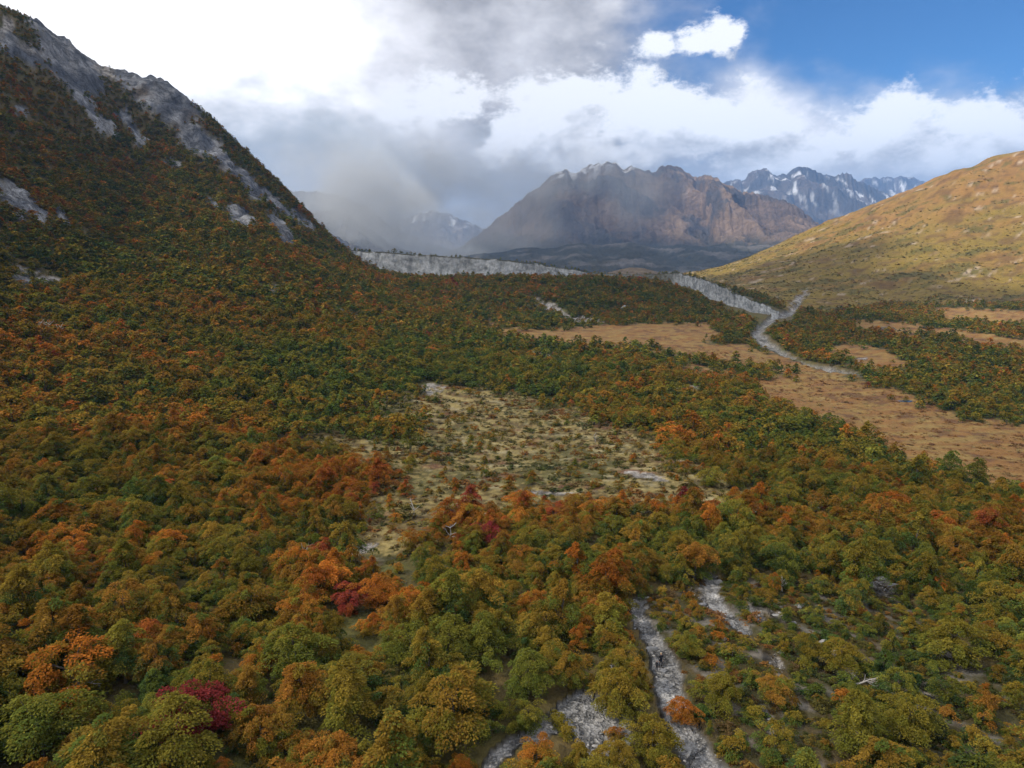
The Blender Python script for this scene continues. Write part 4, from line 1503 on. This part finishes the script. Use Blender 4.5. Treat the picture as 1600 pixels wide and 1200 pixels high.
def stone_mesh(seed, flat=0.62, sub=2):
    g = random.Random(seed)
    bm = bmesh.new()
    bmesh.ops.create_icosphere(bm, subdivisions=sub, radius=1.0)
    cuts = [(Vector((g.gauss(0, 1), g.gauss(0, 1), g.gauss(0.2, 0.8))).normalized(), g.uniform(0.55, 0.85)) for _ in range(9)]
    sx, sy = g.uniform(0.85, 1.25), g.uniform(0.7, 1.0)
    for v in bm.verts:
        for n, d in cuts:                 # chip flat facets off the ball
            k = v.co.dot(n) - d
            if k > 0:
                v.co -= n * k * 0.9
        v.co *= 1 + g.uniform(-0.05, 0.05)
        v.co = Vector((v.co.x * sx, v.co.y * sy, v.co.z * flat))
    me = bpy.data.meshes.new('stone')
    bm.to_mesh(me); bm.free()
    me.materials.append(STONE)
    return me


STONES = [stone_mesh(i, 0.5 + 0.08 * (i % 4)) for i in range(7)]
C_STONE = proto_set('stone_kinds', [stone_mesh(40 + i, 0.55, 1) for i in range(6)])


def build_stones():
    big = [  # photo point, half width in photo px, label
        (1250, 948, 11, 'largest grey boulder on the scrubby slope right of the track'), (1017, 1016, 10, 'long grey slab lying behind the hikers on the track'),
        (1036, 1050, 6, 'pale flat stone just below the hikers on the track'), (1043, 1057, 5, 'smaller pale stone below the flat one near the hikers'),
        (1285, 1006, 11, 'tilted pale slab on the slope between low bushes'), (1310, 1042, 9, 'cream stone at the top of the pale bare earth'),
        (975, 483, 6, 'lone huge pale boulder in the far wood below the moraine'), (1376, 905, 7, 'white stone at the head of the upslope stones'),
        (1398, 916, 7, 'white stone at the far end of the upslope stones'), (1360, 912, 6, 'blue-grey stone left of the white upslope stones'),
        (1122, 912, 8, 'white stone by the side track near the dark trees'), (1098, 945, 6, 'grey stone in the side track below the white one'),
        (1180, 970, 7, 'grey flat stone in the middle of the heath'), (1215, 965, 7, 'lichen-grey stone left of the largest boulder'),
        (1285, 1003, 5, 'small stone on the tilted pale slab edge'), (985, 1148, 5, 'round pale stone at the right end of the stone heap'),
        (1075, 1172, 7, 'long cream stone near the foot of the gravel track'), (1090, 1188, 5, 'pale stone at the foot of the gravel track'),
        (930, 1168, 5, 'white stone in the lower gravel patch'), (950, 1178, 6, 'cream stone at the bottom of the gravel patch'),
        (842, 551, 0, ''), (1222, 1020, 6, 'flat grey stone beside the bare streak'), (1130, 1000, 6, 'grey stone on the slope right of the hikers'),
        (1160, 990, 7, 'pale stone streaked grey on the slope right of the hikers'), (1430, 1088, 6, 'pale stone in low bushes toward the right edge'),
        (1240, 975, 5, 'small white stone below the largest boulder'), (1010, 935, 5, 'pale stone at the top of the gravel track')]
    k = 0
    for (px, py, hw, lab) in big:
        if hw == 0:
            continue
        h = hit(px, py)
        r = hw * h.length / FPX
        o = link('boulder' if hw > 8 or px == 975 else 'stone', STONES[k % 7])
        o.location = h + Vector((0, 0, r * 0.10))
        o.scale = (r, r * (0.55 if hw > 8 else 0.8), r * (0.8 if px != 975 else 1.5))
        o.rotation_euler = (random.uniform(-.2, .2), random.uniform(-.2, .2), random.uniform(-0.5, 0.5))
        tag(o, lab, 'rock', 'stones on the near slope' if px != 975 else None)
        k += 1
    # gravel: stones lying on the tracks
    x, y, z, g = sample_cells(0.36, 40, 120, rad(-8), rad(32), 71, 0.5)
    px, py, Zn = zones(x, y, z)
    m = np.maximum(Zn['track'], 0.8 * sstep(0.3, 0.7, Zn['scree']))
    kk = g.random(len(x)) < m * (0.42 + 0.5 * fbm(x / 4, y / 4, 3, 73))
    heap_ = in_poly(px, py, [(905, 1128), (985, 1122), (992, 1150), (940, 1150), (915, 1140)])
    kk |= heap_ & (g.random(len(x)) < 0.85)
    x, y, z = x[kk], y[kk], z[kk]
    heap_ = heap_[kk]
    n = len(x)
    R = np.clip(g.lognormal(math.log(0.085), 0.5, n), 0.04, 0.42) * np.where(heap_, 1.5, 1)
    order = np.argsort(-R)
    qx, qy = project(x, y, z)
    seen = [i for i in order if 0 < qx[i] < 1600 and qy[i] < 1195][:60]
    items = []
    for i in seen:
        items.append(dict(px=float(qx[i]), py=float(qy[i]), i=int(i), look='long grey' if i % 3 == 0 else 'pale' if i % 3 == 1 else 'squat grey'))
    place_labels(items, 'gravel stone')
    for it in items:
        i = it['i']
        o = link('gravel_stone', STONES[i % 7])
        o.location = (x[i], y[i], z[i] + R[i] * 0.12)
        e = (1.35, 0.7) if i % 3 == 0 else (1, 0.9)
        o.scale = (R[i] * e[0], R[i] * e[1], R[i] * 0.8)
        o.rotation_euler = (g.uniform(-.25, .25), g.uniform(-.25, .25), g.uniform(0, 6.28))
        tag(o, it['label'], 'stone', 'stones lying on the gravel track')
    rest = np.ones(n, bool); rest[seen] = False
    x, y, z, R = x[rest], y[rest], z[rest], R[rest]
    n = len(x)
    print('gravel', n)
    scatter('gravel', np.stack([x, y, z + R * 0.1], 1), np.stack([R * g.uniform(.8, 1.4, n), R, R * 0.8], 1), np.stack([g.normal(0, .2, n), g.normal(0, .2, n), g.uniform(0, 6.28, n)], 1),
            g.integers(0, 6, n), None, None, C_STONE, 'loose grey and white gravel along the walking track', 'gravel')


build_stones()


# ------------------------------------------------------------------ dead trees
def dead_parts(seed, lying=False):
    g = random.Random(seed)
    H = 1.0
    p, d = Vector((0, 0, -0.04)), Vector((g.gauss(0, .1), g.gauss(0, .1), 1)).normalized()
    pts, rr_ = [p.copy()], [0.045]
    for i in range(6):
        d = (d + Vector((g.gauss(0, .16), g.gauss(0, .16), g.uniform(0, .1)))).normalized()
        p = p + d * H / 6
        pts.append(p.copy()); rr_.append(0.045 * (1 - (i + 1) / 6.6))
    trunk = tube(pts, rr_, 7)
    br = []
    for k in range(g.randint(6, 8)):
        j = g.randint(2, 5)
        s = pts[j]
        a = g.uniform(0, 6.28)
        dd = Vector((math.cos(a), math.sin(a), g.uniform(0.2, 0.9))).normalized()
        L = g.uniform(0.25, 0.5) * (1.15 - j * 0.1)
        q = [s.copy()]
        for _ in range(4):
            dd = (dd + Vector((g.gauss(0, .2), g.gauss(0, .2), g.uniform(-.05, .25)))).normalized()
            q.append(q[-1] + dd * L / 4)
        parts = []
        for m in (2, 3, 3):
            e = (dd + Vector((g.gauss(0, .6), g.gauss(0, .6), g.uniform(-.1, .5)))).normalized()
            parts.append(tube([q[m], q[m] + e * L * 0.22, q[m] + e * L * 0.4 + Vector((0, 0, .02))], [0.008, 0.005, 0.002], 4))
        br.append((tube(q, [0.020, 0.015, 0.011, 0.007, 0.003], 5), parts))
    return trunk, br


def build_dead():
    spots = [  # foot as seen, height in m, lean, label
        (475, 878, 4.2, 0.05, 'upright grey snag in a dark stand left of the small grassy gap'), (648, 806, 3.6, 0.1, 'bare pale snag beside orange trees behind the grassy gap'),
        (562, 815, 3.4, 0.1, 'thin grey snag at the orange grove, left of the pale one'), (70, 1120, 4.6, 1.35, 'fallen pale dead tree with bare branches near the lower left corner'),
        (900, 1162, 1.6, 0.4, 'thin bleached stick standing at the gravel patch'), (1424, 830, 4.4, 0.2, 'bare grey dead tree at the edge of the right-hand wood'),
        (1228, 822, 3.6, 0.9, 'leaning white dead tree near the pale scree streak'), (1372, 824, 3.4, 0.6, 'small leaning white snag left of the bare grey dead tree'),
        (66, 524, 6.0, 0.1, 'leftmost of the white bare trunks high on the left slope'), (80, 526, 6.5, -0.1, 'middle one of the white bare trunks on the left slope'),
        (96, 527, 6.0, 0.15, 'rightmost of the white bare trunks on the left slope'), (150, 604, 6.0, 0.1, 'grey leafless crown in the rusty wood of the left slope'),
        (1055, 702, 4.4, 0.05, 'bare reddish-grey snag at the right end of the clearing'), (930, 692, 3.6, 0.0, 'slim white snag standing in the clearing'),
        (342, 952, 3.0, 1.0, 'pale broken trunk in a golden crown left of centre'), (1222, 925, 2.4, 0.3, 'short pale dead stick by orange shrubs on the scrubby slope'),
        (1335, 1070, 3.0, 0.9, 'leaning grey dead branch at the pale bare earth'), (700, 845, 4.6, 0.1, 'whitish bare twigs above the red-brown grove'),
        (488, 745, 0, 0, ''), (560, 745, 4.0, 1.2, 'bent pale dead stem arching over the low trees left of the clearing'), (410, 700, 4.0, 0.7, 'grey dead stem at the left tip of the clearing')]
    for i, (px, py, H, lean, lab) in enumerate(spots):
        if not H:
            continue
        h = hit(px, py)
        e = bpy.data.objects.new('dead_tree', None)
        COL.objects.link(e)
        e.location = h
        e.rotation_euler = (random.uniform(-.1, .1), lean, random.uniform(-.6, .6))
        if lean > 1.2:
            e.location = h + Vector((0, 0, 1.6))
        e.scale = (H, H, H)
        e.empty_display_size = 0.1
        tag(e, lab, 'dead tree', 'bleached dead trees among the wood')
        tr, br = dead_parts(900 + i)
        link('trunk', mesh_from('trunk', tr[0], tr[1]), DEADBARK, e)
        for b in br:
            bo = link('branch', mesh_from('branch', b[0][0], b[0][1]), DEADBARK, e)
            for tw in b[1]:
                link('twig', mesh_from('twig', tw[0], tw[1]), DEADBARK, bo)


build_dead()


# ------------------------------------------------------------------ ponds
def build_water():
    def mat(nt, bs):
        bs.inputs['Base Color'].default_value = (0.03, 0.04, 0.045, 1)
        bs.inputs['Roughness'].default_value = 0.12
        bs.inputs['Specular IOR Level'].default_value = 0.5
        f = noise(nt, objpos(nt), 1.2, 3, 0.5)
        bump(nt, bs, f, 0.15, 0.05)
    m = principled('still_water', mat, 0.12, 0.5)
    for (px, py, w, d) in ((1388, 514, 13, 10), (1415, 628, 8, 2.0), (1452, 512, 10, 7)):
        h = hit(px, py)
        n = 40
        a = w * h.length / FPX
        ring = []
        for i in range(n):
            t = 2 * math.pi * i / n
            k = 1 + 0.25 * math.sin(2 * t + px) + 0.15 * math.sin(3 * t + py) + 0.08 * math.sin(5 * t)
            ring.append((h.x + a * k * math.cos(t), h.y + d * k * math.sin(t)))
        zz = [float(surf(*q)) for q in ring]
        z = float(np.percentile(zz, 85)) + 0.12
        V = [(q[0], q[1], z) for q in ring] + [(h.x, h.y, z)]
        F = [(i, (i + 1) % n, n) for i in range(n)]
        tag(link('pond' if px > 1330 else 'river_pool', mesh_from('pond', V, F), m), kind='structure')


build_water()

# ------------------------------------------------------------------ the two walkers
def flat_mat(name, c, rough=0.8):
    def f(nt, bs):
        n_ = noise(nt, objpos(nt), 18.0, 3, 0.6)
        put(nt, scalec(nt, (*c,), (n_ - 0.5) * 0.5 + 1.0), bs.inputs['Base Color'])
    return principled(name, f, rough, 0.25)


SKIN = flat_mat('skin', (0.42, 0.26, 0.19), 0.6)
JACKET = flat_mat('dark_jacket', (0.012, 0.013, 0.018))
TROUSERS = flat_mat('dark_trousers', (0.016, 0.017, 0.024))
BOOTS = flat_mat('boots', (0.03, 0.022, 0.016))
HAIR1 = flat_mat('fair_hair', (0.30, 0.22, 0.13))
HAIR2 = flat_mat('brown_hair', (0.10, 0.06, 0.035))


def build_person(loc, face, scale, stride, arm, hair, label):
    J = {'pel': ((0, 0, .96), .135), 'spi': ((0, 0, 1.16), .125), 'che': ((0, -.01, 1.38), .15), 'nec': ((0, 0, 1.53), .058), 'chin': ((0, -.02, 1.60), .072),
         'head': ((0, -.012, 1.69), .098), 'top': ((0, 0, 1.77), .062)}
    E = [('pel', 'spi'), ('spi', 'che'), ('che', 'nec'), ('nec', 'chin'), ('chin', 'head'), ('head', 'top')]
    for s, k in ((-1, 'l'), (1, 'r')):
        f = stride * s
        J['hip' + k] = ((s * .095, 0, .90), .098); J['kne' + k] = ((s * .11, -.03 - f * .55, .50), .066); J['ank' + k] = ((s * .11, .02 - f * .6, .10), .043); J['toe' + k] = ((s * .125, -.15 - f * .6, .045), .042)
        J['sho' + k] = ((s * .185, 0, 1.43), .068); J['elb' + k] = ((s * (.25 + arm), .03 + f * .3, 1.14), .046); J['wri' + k] = ((s * (.24 + arm), -.08 + f * .5, .91), .030); J['pal' + k] = ((s * (.235 + arm), -.11 + f * .5, .84), .032)
        E += [('pel', 'hip' + k), ('hip' + k, 'kne' + k), ('kne' + k, 'ank' + k), ('ank' + k, 'toe' + k), ('che', 'sho' + k), ('sho' + k, 'elb' + k), ('elb' + k, 'wri' + k), ('wri' + k, 'pal' + k)]
    names = list(J)
    me = bpy.data.meshes.new('skeleton')
    me.from_pydata([J[n][0] for n in names], [(names.index(a), names.index(b)) for a, b in E], [])
    o = bpy.data.objects.new('skeleton', me)
    COL.objects.link(o)
    sk = o.modifiers.new('skin', 'SKIN')
    for i, n in enumerate(names):
        r = J[n][1]
        me.skin_vertices[0].data[i].radius = (r, r * (0.72 if n in ('pel', 'spi', 'che') else 1))
    me.skin_vertices[0].data[0].use_root = True
    o.modifiers.new('sub', 'SUBSURF').levels = 2
    dg = bpy.context.evaluated_depsgraph_get()
    body = bpy.data.meshes.new_from_object(o.evaluated_get(dg))
    bpy.data.objects.remove(o, do_unlink=True)
    bm = bmesh.new()
    bm.from_mesh(body)
    for v in bm.verts:                                         # nose and brow
        if v.co.y < -.085 and 1.63 < v.co.z < 1.68 and abs(v.co.x) < .03:
            v.co.y -= .018
    # five unequal, bent fingers at each palm
    for s, k in ((-1, 'l'), (1, 'r')):
        c = Vector(J['pal' + k][0])
        for q in range(5):
            L = (.045, .072, .080, .074, .058)[q]
            b = c + Vector((0, (-.022 + .016 * (q - 1)) if q else -.030, -.028 if q else -.004))
            d = Vector((-s * .25, 0, -1)) if q else Vector((-s * .3, -.9, -.5))
            d.normalize()
            V, F = tube([b, b + d * L * .5, b + d * L * .8 + Vector((-s * .012, -.004, 0)), b + d * L + Vector((-s * .026, -.008, 0))], [.0095, .0085, .008, .005], 5)
            vs = [bm.verts.new(v) for v in V]
            for f in F:
                bm.faces.new([vs[i] for i in f])
    bm.to_mesh(body); bm.free()
    for m in (SKIN, JACKET, TROUSERS, BOOTS):
        body.materials.append(m)
    for p in body.polygons:
        c = p.center
        p.use_smooth = True
        hand = c.z < .90 and abs(c.x) > .19
        p.material_index = 0 if (c.z > 1.555 or hand) else 3 if c.z < .13 else 2 if (c.z < .93 and abs(c.x) < .19) else 1
    e = bpy.data.objects.new('person', None)
    COL.objects.link(e)
    e.location = loc; e.rotation_euler = (0, 0, face); e.scale = (scale,) * 3
    e.empty_display_size = 0.1
    tag(e, label, 'person', 'hikers on the gravel track')
    link('body', body, None, e)
    bm = bmesh.new()
    bmesh.ops.create_icosphere(bm, subdivisions=3, radius=0.108)
    for v in bm.verts:
        v.co.z *= 1.05
        if v.co.y < -.02 and v.co.z < .045:
            v.co = v.co * 0.72
        v.co += Vector((0, .006, 1.705))
    hm = bpy.data.meshes.new('hair')
    bm.to_mesh(hm); bm.free()
    for p in hm.polygons:
        p.use_smooth = True
    link('hair', hm, hair, e)
    for s in (-1, 1):
        bm = bmesh.new()
        bmesh.ops.create_icosphere(bm, subdivisions=1, radius=0.011)
        for v in bm.verts:
            v.co += Vector((s * .034, -.100, 1.69))
        em = bpy.data.meshes.new('eye')
        bm.to_mesh(em); bm.free()
        link('eye', em, BOOTS, e)


_h = hit(1032, 1044)
build_person(_h + Vector((0, 0, 0.02)), 0.25, 1.0, 0.10, 0.02, HAIR1, 'taller hiker in black with fair hair, standing on the gravel track')
_h2 = hit(1026, 1050)
build_person(_h2 + Vector((0, 0, 0.02)), -0.5, 0.72, 0.06, 0.0, HAIR2, 'smaller dark-clad hiker just below the taller one on the track')

# ------------------------------------------------------------------ the air
def build_haze():
    me = bpy.data.meshes.new('haze')
    bm = bmesh.new()
    bmesh.ops.create_cube(bm, size=1.0)
    x0, x1, y0, y1, z0, z1 = -14000, 16000, -3000, 15500, -260, 1180
    for v in bm.verts:
        v.co = (x0 if v.co.x < 0 else x1, y0 if v.co.y < 0 else y1, z0 if v.co.z < 0 else z1)
    bm.to_mesh(me); bm.free()
    m = bpy.data.materials.new('haze_air')
    m.use_nodes = True
    nt = m.node_tree
    nt.nodes.clear()
    out = nt.nodes.new('ShaderNodeOutputMaterial')
    pv = nt.nodes.new('ShaderNodeVolumePrincipled')
    pv.inputs['Color'].default_value = (0.25, 0.50, 1.0, 1)
    pv.inputs['Density'].default_value = 0.00006
    pv.inputs['Anisotropy'].default_value = 0.0
    nt.links.new(pv.outputs[0], out.inputs['Volume'])
    o = link('haze', me, m)
    tag(o, 'pale blue haze filling the valley air', 'haze', kind='stuff')


build_haze()


# ------------------------------------------------------------------ rain mist hanging in the valley head and before the massif
def rain_mist(name, px, py, Y, rx, ry, rz, dens, seed, label):
    bm = bmesh.new()
    bmesh.ops.create_icosphere(bm, subdivisions=4, radius=1.0)
    me = bpy.data.meshes.new(name)
    bm.to_mesh(me); bm.free()
    m = bpy.data.materials.new(name)
    m.use_nodes = True
    nt = m.node_tree
    nt.nodes.clear()
    out = nt.nodes.new('ShaderNodeOutputMaterial')
    pv = nt.nodes.new('ShaderNodeVolumePrincipled')
    pv.inputs['Color'].default_value = (0.86, 0.88, 0.87, 1)
    tc = nt.nodes.new('ShaderNodeTexCoord')
    P = N(nt, tc.outputs['Object'])
    r = vmath(nt, 'LENGTH', P)
    f = noise(nt, vmath(nt, 'ADD', vmath(nt, 'MULTIPLY', P, (1.5, 1.0, 0.9)), (seed, seed * 2, 0)), 1.6, 4, 0.6, 0.4)
    d = r.smooth(1.0, 0.25) * f.smooth(0.36, 0.66) * dens
    put(nt, d, pv.inputs['Density'])
    nt.links.new(pv.outputs[0], out.inputs['Volume'])
    m.cycles.volume_step_rate = 1.5
    o = link(name, me, m)
    o.location = PX(px, py, Y)
    o.scale = (rx, ry, rz)
    tag(o, label, 'mist', kind='stuff')


rain_mist('rain_mist', 600, 345, 3900, 1150, 700, 600, 0.0042, 1.0, 'grey rain mist filling the valley head left of the massif')
rain_mist('drifting_mist', 900, 290, 3850, 700, 330, 360, 0.0026, 5.0, 'thin drifting mist across the upper face of the massif')


# ------------------------------------------------------------------ unseen clouds added toward the sun, outlines cut to cast the wanted shade
def cloud_bank(name, alt, x0, x1, y0, y1, step, want, label, thick=160, thin=None):
    xs = np.arange(x0, x1, step); ys = np.arange(y0, y1, step)
    X, Y = np.meshgrid(xs, ys, indexing='ij')
    W = want(X.ravel(), Y.ravel(), alt).reshape(X.shape).astype(float)
    for _ in range(2):                                  # soften the outline a little
        W = (W + np.roll(W, 1, 0) + np.roll(W, -1, 0) + np.roll(W, 1, 1) + np.roll(W, -1, 1)) / 5
    W[[0, -1], :] = 0; W[:, [0, -1]] = 0
    D = W.copy()
    acc = W.copy()
    for _ in range(14):
        D = np.minimum.reduce([D, np.roll(D, 1, 0), np.roll(D, -1, 0), np.roll(D, 1, 1), np.roll(D, -1, 1)]) 
        acc += D
    T = acc / 15
    inside = W > 0.5
    idx = -np.ones(X.shape, int)
    cell = inside[:-1, :-1] & inside[1:, :-1] & inside[1:, 1:] & inside[:-1, 1:]
    use = np.zeros(X.shape, bool)
    for a in (0, 1):
        for b in (0, 1):
            use[a:a + cell.shape[0], b:b + cell.shape[1]] |= cell
    idx[use] = np.arange(use.sum())
    n = int(use.sum())
    px_, py_ = X[use], Y[use]
    t = T[use]
    top = alt + 12 + thick * t * (0.7 + 1.0 * np.abs(fbm(px_ / 330, py_ / 330, 4, 19)))
    bot = alt - 12 - 46 * t * (0.5 + np.abs(fbm(px_ / 210, py_ / 210, 4, 23)))
    V = np.vstack([np.stack([px_, py_, top], 1), np.stack([px_, py_, bot], 1)])
    ci, cj = np.nonzero(cell)
    q = np.stack([idx[ci, cj], idx[ci + 1, cj], idx[ci + 1, cj + 1], idx[ci, cj + 1]], 1)
    F = [q, q[:, ::-1] + n]
    cpad = np.pad(cell, 1)
    for (di, dj, a, b) in ((-1, 0, (0, 0), (0, 1)), (1, 0, (1, 1), (1, 0)), (0, -1, (1, 0), (0, 0)), (0, 1, (0, 1), (1, 1))):
        e = cell & ~cpad[1 + di:cpad.shape[0] - 1 + di, 1 + dj:cpad.shape[1] - 1 + dj]
        ei, ej = np.nonzero(e)
        A = idx[ei + a[0], ej + a[1]]; B = idx[ei + b[0], ej + b[1]]
        F.append(np.stack([A, B, B + n, A + n], 1))
    me = mesh_from(name, V, np.vstack(F))
    th = thin(px_, py_, alt) if thin else np.zeros(n)
    set_attr(me, 'thin', np.concatenate([th, th]))
    m = bpy.data.materials.get('shade_cloud_vapour')
    if m is None:
        m = bpy.data.materials.new('shade_cloud_vapour')
        m.use_nodes = True
        nt = m.node_tree
        nt.nodes.clear()
        out = nt.nodes.new('ShaderNodeOutputMaterial')
        df = nt.nodes.new('ShaderNodeBsdfDiffuse'); tr = nt.nodes.new('ShaderNodeBsdfTranslucent'); mx = nt.nodes.new('ShaderNodeMixShader')
        df.inputs[0].default_value = (0.88, 0.88, 0.88, 1); tr.inputs[0].default_value = (0.88, 0.88, 0.90, 1)
        mx.inputs[0].default_value = 0.6
        nt.links.new(df.outputs[0], mx.inputs[1]); nt.links.new(tr.outputs[0], mx.inputs[2]); tp = nt.nodes.new('ShaderNodeBsdfTransparent'); m2 = nt.nodes.new('ShaderNodeMixShader')
        put(nt, attr(nt, 'thin', out='Fac').lin(0.0, 1.0, 0.22, 0.76), m2.inputs[0])
        nt.links.new(mx.outputs[0], m2.inputs[1]); nt.links.new(tp.outputs[0], m2.inputs[2]); nt.links.new(m2.outputs[0], out.inputs[0])
    o = link(name, me, m)
    tag(o, label, 'cloud', kind='stuff')
    return o


SUNLIT = [[(1050, 442), (1110, 440), (1160, 426), (1230, 406), (1320, 380), (1390, 372), (1422, 394), (1360, 425), (1300, 447), (1340, 446), (1440, 425), (1490, 432), (1470, 452), (1760, 464), (1760, 60), (1040, 300)],
          [(1440, 478), (1760, 484), (1760, 562), (1450, 523), (1340, 512), (1400, 500)]]
SUNLIT_FAR = [[(1060, 262), (1110, 262), (1160, 290), (1290, 320), (1330, 420), (1200, 395), (1100, 378), (1030, 372), (1080, 320)],
              [(1130, 200), (1500, 200), (1500, 330), (1280, 330), (1180, 300)]]


BANK_ALT = 4600.0
D_SUN = -np.array(SUN_DIR)


def down_sun(X, Y, alt):
    """where the sun's rays past these cloud points reach the near land"""
    d = D_SUN
    n = len(X)
    hx, hy, hz = np.full(n, np.nan), np.full(n, np.nan), np.full(n, np.nan)
    todo = np.ones(n, bool)
    for t in np.linspace((alt - 760) / -d[2], (alt + 125) / -d[2], 90):
        x, y, z = X + d[0] * t, Y + d[1] * t, np.full(n, alt + d[2] * t)
        h = todo & (z <= surf(x, y))
        hx[h], hy[h], hz[h] = x[h], y[h], z[h]
        todo &= ~h
    return hx, hy, hz


def want_near(X, Y, alt):  # added cloud only where shade is wanted, left open over the sunlit patches
    x, y, z = down_sun(X, Y, alt)
    ok = np.isfinite(x)
    x, y, z = np.nan_to_num(x), np.nan_to_num(y), np.nan_to_num(z)
    px, py = project(x, y, z)
    px = px + fbm(x / 90, y / 90, 3, 91) * 14; py = py + fbm(x / 90, y / 90, 3, 93) * 6
    lit = np.zeros(len(x), bool)
    for p in SUNLIT:
        lit |= in_poly(px, py, p) & (y > 300)
    lit |= (x > 640 + 120 * fbm(y / 300, x / 300, 3, 95)) & (y < 900)
    return ok & ~lit & (np.hypot(x, y) < 2300)


def thin_near(X, Y, alt):  # added cloud thinned so more sun reaches the near slopes
    x, y, z = down_sun(X, Y, alt)
    x, y = np.nan_to_num(x), np.nan_to_num(y)
    return sstep(1000, 500, y + 0.5 * np.maximum(x, 0) + 160 * fbm(x / 260, y / 260, 3, 99))


def want_far(X, Y, alt):  # added cloud shaped to shade the massif except its sunlit flank
    from mathutils.bvhtree import BVHTree
    dg = bpy.context.evaluated_depsgraph_get()
    trees = [BVHTree.FromObject(bpy.data.objects[n], dg) for n in ('massif', 'foothill')]
    out = np.zeros(len(X), bool)
    d = Vector(D_SUN)
    for i in range(len(X)):
        o = Vector((X[i], Y[i], alt))
        best = None
        for b in trees:
            h = b.ray_cast(o, d)
            if h[0] is not None and (best is None or h[3] < best[1]):
                best = (h[0], h[3])
        q = best[0] if best else o + d * ((alt - FLOOR) / -d.z)
        px, py = project(q.x, q.y, q.z)
        w = 8 * float(fbm(q.x / 300, q.y / 300, 3, 97))
        lit = q.y < 2250 or q.y > 7600 or q.x < -2600 or (q.y < 4300 and px < 760)
        for p in SUNLIT_FAR:
            lit = lit or bool(in_poly(np.array(px + w), np.array(py - w), p))
        out[i] = not lit
    return out


_k = (BANK_ALT + 60) / -D_SUN[2]
_ox, _oy = -D_SUN[0] * _k, -D_SUN[1] * _k
cloud_bank('cloud_bank', BANK_ALT, _ox - 2000, _ox + 1250, _oy - 1100, _oy + 2400, 24, want_near, 'unseen cloud bank added high to the left to shade the valley', thin=thin_near)
cloud_bank('cloud_bank', BANK_ALT + 60, _ox - 2700, _ox + 2000, _oy + 2250, _oy + 6300, 70, want_far, 'unseen far cloud bank added to shade the massif', thin=lambda X, Y, alt: np.full(len(X), 0.55))
